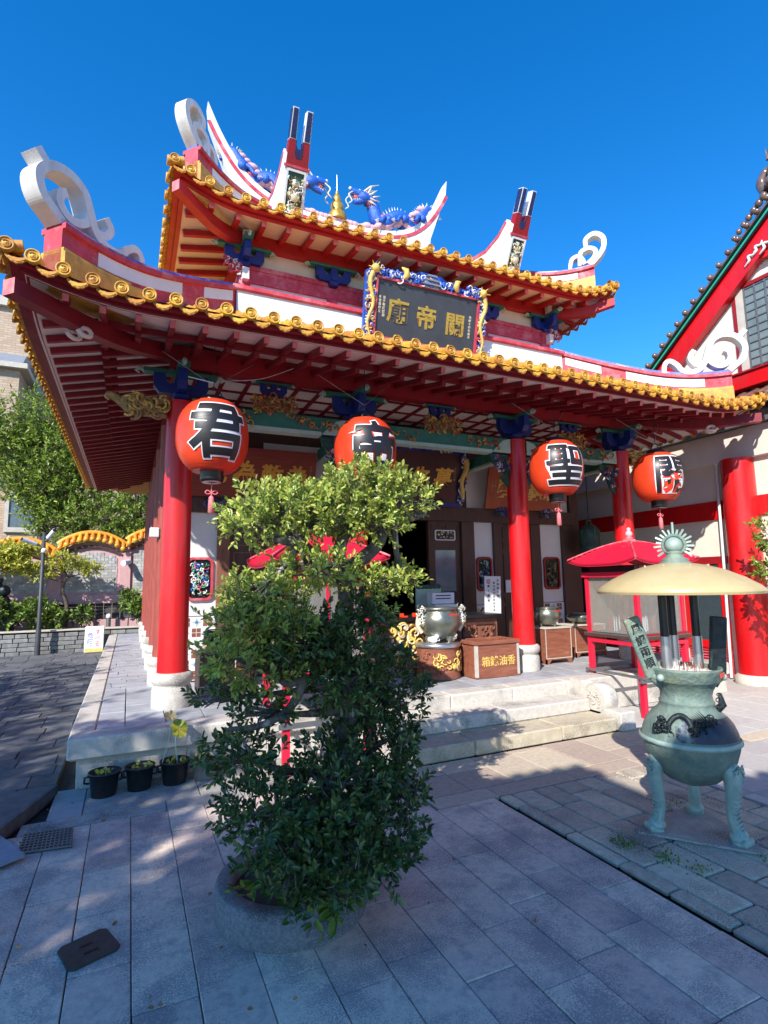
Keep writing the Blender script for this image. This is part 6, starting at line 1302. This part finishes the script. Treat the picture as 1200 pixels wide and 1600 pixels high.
NB = thing('notice_board', 'tall white notice board with handwritten black lines and a red crossed circle', 'notice', (4.97, 6.9, 1.05)); nc = Vector((4.97, 6.9, 1.36)); v = Vector((.03, 0, 1)).normalized(); u = Vector((1, 0, -.03)).normalized(); n = u.cross(v)
MB().use('white').obox(nc, u, v, n, .29, .56, .012).build('board', NB); MB().use('wood').tube([(4.98, 6.93, .4), (4.98, 6.93, 1.2)], .012, 6).build('stake', NB)
t = MB().use('blackink').column_text('お線香大束', .04, nc+u*.09+v*.22+n*.007, u, v, .02, .002, 1.45); t.column_text('電式用の点灯火する', .036, nc+u*.02+v*.18+n*.007, u, v, .02, .002, 1.4); t.column_text('禁止物油', .04, nc-u*.08+v*.13+n*.007, u, v, .02, .002, 1.75)
t.use('pinkred'); ringframe(t, nc-u*.08+v*.20+n*.007, u, v, .07, .07, .002, .009, .034); t.text('又', .045, nc-u*.08+v*.20+n*.007, u, v, .01, .002); t.build('handwriting', NB)
pt = MB().use('white').box((5.50, 7.270, 1.38), (5.62, 7.276, 1.58)); tag(pt.build('paper_notice', at=(5.56, 7.27, 1.4)), 'small white paper notice stuck on the brown door left of the third column', 'notice')
BL = thing('bronze_bell', 'green bronze temple bell hanging under the eave beyond the right corner column', 'bell', (7.08, 7.0, 2.0)); MB().use('verdigris' if 0 else 'greenbell' if 'greenbell' in M else 'darkgreen').lathe([(.185, 2.0), (.192, 2.02), (.182, 2.05), (.176, 2.1), (.182, 2.11), (.174, 2.12), (.168, 2.3), (.155, 2.4), (.12, 2.46), (.07, 2.49), (0, 2.495)], (7.08, 7, 0), 32).build('body', BL)
l = MB().use('darkgreen').tube([(7.03, 7, 2.48), (7.04, 7, 2.56), (7.12, 7, 2.56), (7.13, 7, 2.48)], .018, 8)
for k in range(10): a = k*.628; l.box((7.08+.165*math.cos(a)-.01, 7+.165*math.sin(a)-.01, 2.28), (7.08+.165*math.cos(a)+.01, 7+.165*math.sin(a)+.01, 2.40))
l.build('crown_loop', BL); MB().use('black').tube([(7.08, 7, 2.56), (7.08, 7, 4.2)], .008, 5).build('chain', BL)
lb = MB().use('white').box((.20, 7.24, 2.17), (.31, 7.32, 2.29), .01); lb.use('greymetal').box((.30, 7.26, 2.2), (.345, 7.30, 2.26)); tag(lb.build('wall_lamp', at=(.26, 7.28, 2.2)), 'small white lamp box fixed to the second side column on the left', 'lamp')

# ---------------------------------------------------------------- flower pots by the platform
pots = [(-.12, 4.95, .112, 'first black plastic pot from the left corner, floating leaves in dark water'), (.13, 4.97, .108, 'black plastic pot with one yellow green leaf, second from the platform corner'), (.39, 4.98, .112, 'black plastic pot holding a lotus with tall stem and yellowing leaves'), (.63, 4.98, .115, 'grey plastic pot with yellow leaves, partly behind the bonsai')]
for i, (x, y, r, lbl) in enumerate(pots):
    F = thing('flower_pot', lbl, 'flower pot', (x, y, 0), 'plastic pots in a row along the platform'); m = 'pottery' if i < 3 else 'greymetal'
    MB().use(m).lathe([(r*.78, .004), (r*.8, .02), (r*.96, .165), (r*1.04, .168), (r*1.05, .18), (r*.97, .182), (r*.93, .14)], (x, y, 0), 36, cap=False).build('pot', F)
    MB().use(m).tube([(x-r*.95, y, .15), (x-r*1.2, y-.01, .15), (x-r*1.22, y-.01, .11), (x-r*.93, y, .1)], .009, 6).build('handle', F); MB().use(m).tube([(x+r*.95, y, .15), (x+r*1.2, y-.01, .15), (x+r*1.22, y-.01, .11), (x+r*.93, y, .1)], .009, 6).build('handle', F)
    MB().use('soil').lathe([(r*.94, .145), (0, .15)], (x, y, 0), 24, cap=False).build('soil', F)
    g2 = np.random.default_rng(80+i); n = 16; P2 = np.c_[x+g2.uniform(-r*.6, r*.6, n), y+g2.uniform(-r*.6, r*.6, n), np.full(n, .17)]; leafmesh('leaves', P2, g2.normal(size=(n, 3))+[0, 0, .5], g2.uniform(.025, .05, n), M['leafyel'], F, wid=.8, seed=i)
    if i in (2,):
        lt = MB().use('leafyel' if 0 else 'goldpaint'); s_ = MB().use('palegreen').tube([(x+.02, y, .15), (x+.0, y, .3), (x+.0, y-.02, .42)], .005, 5).tube([(x-.1, y, .15), (x-.05, y, .35), (x-.04, y-.02, .53)], .004, 5); s_.build('stems', F)
        def pad(c, r, nn, name, mm):
            c = Vector(c); nn = Vector(nn).normalized(); a = nn.orthogonal().normalized(); b_ = nn.cross(a); R2 = random.Random(int(r*1000)); vs = [c] + [c + (a*math.cos(k*PI/10)+b_*math.sin(k*PI/10))*r*R2.uniform(.85, 1.1) + nn*R2.uniform(0, .03) for k in range(20)]
            vs2 = [v_ - nn*.003 for v_ in vs]; k2 = 21; m2 = MB().use(mm).add(vs+vs2, [(0, 1+k, 1+(k+1) % 20) for k in range(20)] + [(k2, k2+1+(k+1) % 20, k2+1+k) for k in range(20)] + [(1+k, k2+1+k, k2+1+(k+1) % 20, 1+(k+1) % 20) for k in range(20)]); m2.build(name, F)
        pad((x+.02, y-.03, .425), .075, (.3, -.8, .4), 'lotus_leaf', 'lotusleaf'); pad((x-.05, y-.03, .53), .05, (.1, -.6, .8), 'lotus_leaf', 'lotusdry')
# ---------------------------------------------------------------- small things on the ground
mc = MB().use('manhole'); q = [(-.17, 2.83), (.03, 2.91), (-.045, 3.105), (-.235, 3.02)]
q = [Vector(p) for p in q]; q = sum([[p + (q[k-1]-p).normalized()*.022, p + (q[(k+1) % 4]-p).normalized()*.022] for k, p in enumerate(q)], [])
mc.prism([(p[0], p[1]) for p in q], (0, 0, -.004), (1, 0, 0), (0, 1, 0), .012); mc.use('black')
c0 = Vector((-.105, 2.967, .009)); du = Vector((.2, .08, 0)).normalized(); dv = Vector((-du.y, du.x, 0))
for k in (-.03, .03): mc.obox(c0+dv*k, du, dv, UZ, .055, .013, .003)
tag(mc.build('manhole_cover', at=(-.1, 2.97, 0)), 'dark green rectangular manhole cover with two slots in the paving', 'manhole cover')
gt = MB().use('black').prism([(-.55, 4.13), (-.26, 4.09), (-.28, 4.385), (-.56, 4.41)], (0, 0, .0012), (1, 0, 0), (0, 1, 0), .003); gt.use('greymetal')
for i in range(13): a = lerp(-.545, -.27, i/12); gt.beam((a, 4.125-.035*i/12, .009), (a-.012, 4.40-.02*i/12, .009), .007, .008)
for j in range(8): b_ = j/7; gt.beam((-.55-.01*b_, 4.13+.275*b_, .011), (-.262-.02*b_, 4.095+.285*b_, .011), .012, .008)
tag(gt.build('drain_grate', at=(-.41, 4.25, 0)), 'black iron drain grate set in the paving near the platform corner', 'grate')
mt = MB().use('bluemat').prism([(-.50, 4.03), (-.70, 4.02-.12), (-1.5, 3.9), (-1.5, 4.6), (-.72, 4.46)], (0, 0, .02), (1, 0, 0), (0, 1, 0), .02)
for k in range(14):
    mt.tube([(-1.45, 4.0+k*.035, .042), (-.78+.012*k*.6, 4.0+k*.035, .042)], .006, 5)
tag(mt.build('ramp_mat', at=(-.9, 4.2, 0)), 'ribbed pale blue plastic ramp mat at the left picture edge', 'mat')
moss = []; g3 = np.random.default_rng(5); P3 = []
for (x, y, n) in ((2.78, 2.62, 160), (2.84, 2.38, 90), (3.42, 2.05, 120), (2.9, 2.2, 60), (3.55, 2.9, 50), (4.55, 4.39, 30)): P3.append(np.c_[x+g3.normal(0, .05, n), y+g3.normal(0, .05, n), np.zeros(n)+.0])
P3 = np.concatenate(P3); tag(leafmesh('joint_moss', P3, g3.normal(size=P3.shape)*.6+[0, 0, .6], g3.uniform(.008, .022, len(P3)), M['leaflow'], at=(3, 2.3, 0), wid=.5), 'moss and weeds growing in the paving joints around the burner plate', 'moss', kind='stuff')

g5 = np.random.default_rng(15); n5 = 46; P5 = np.c_[g5.uniform(-.6, 2.4, n5), g5.uniform(1.6, 4.9, n5), np.full(n5, .006)]; k5 = (np.hypot(P5[:, 0]-.8, P5[:, 1]-2.9) > .40); P5 = P5[k5]
tag(leafmesh('fallen_leaves', P5, g5.normal(size=P5.shape)*[1, 1, .08], g5.uniform(.015, .035, len(P5)), M['leafdry'], at=(1, 3, 0), wid=.55), 'sparse small dry leaves fallen on the foreground paving', 'leaves', kind='stuff')
# ---------------------------------------------------------------- behind the camera: unseen things set to cast the courtyard's shade
GH = thing('shade_building', 'unseen building added behind the viewer to shade the front paving', 'building', (0, -3, 0))  # added shade caster, its form invented for the shadow it throws
topl = [(-5.71, 6.56), (-3.9, 6.56), (-3.75, 6.25), (-2.6, 6.15), (-2.0, 5.3), (9, 5.1)]  # stepped outline follows the shadow edge wanted on the paving
MB().use('plaster').prism([(-5.71, 3.3), (9, 3.3)] + topl[::-1], (0, -2.0, 0), UX, UZ, .6).build('upper_wall', GH)  # added shade wall, left open below so sky light reaches the paving
for x in (-5.5, -3.0, 0.2, 3.4, 6.4, 8.8): MB().use('red').lathe([(.15, 0), (.15, 3.3)], (x, -2.3, 0), 20).build('column', GH)
tp = MB().use('tile')
for k in range(70): x = -5.6 + k*.208; tp.ball((x, -2.0, np.interp(x, [p[0] for p in topl], [p[1] for p in topl])), .09, 8)
tp.build('shade_edge_bumps', GH)  # bumps that roughen the edge of the cast shade
tree('unseen_shade_tree', 'unseen broad tree set left of the viewer to dapple the side path', (-8.0, .6, 0), [(-8, .6, 0), (-8, .6, 3), (-8.1, .5, 5.5)], .25,
     [((-8.2, .8, 6.0), (1.9, 1.9, 1.4), 1.2), ((-6.9, -.4, 5.6), (1.0, 1.0, .9), .8), ((-9.3, 2.2, 6.0), (1.4, 1.4, 1.2), .9), ((-7.6, 2.6, 5.4), (1.1, 1.1, .9), .6), ((-6.8, -1.5, 6.0), (.62, .7, .6), .9), ((-5.9, -.45, 6.0), (.55, .6, .5), .55), ((-7.05, -2.3, 6.0), (.45, .45, .4), .7), ((-6.45, -1.83, 6.0), (.42, .42, .35), .28), ((-6.1, -1.33, 6.0), (.4, .4, .35), .28), ((-6.2, -2.35, 6.2), (.3, .3, .3), .2), ((-7.3, -2.9, 6.0), (.6, .6, .5), .9), ((-7.7, -2.2, 6.0), (.7, .7, .7), .9), ((-7.5, -1.1, 6.1), (.7, .7, .7), .6), ((-7.5, 3.6, 5.8), (1.2, 1.2, 1.0), .9), ((-7.2, 6.0, 5.8), (1.3, 1.3, 1.0), .9), ((-6.9, .9, 5.3), (.8, .8, .7), .5), ((-9.5, 4.8, 6.0), (1.5, 1.4, 1.0), .6), ((-8.8, -1.3, 5.4), (1.4, 1.2, 1.2), .9)], 150, .13, M['leafbg'], 91, length=.35, k=9, inner=.15)
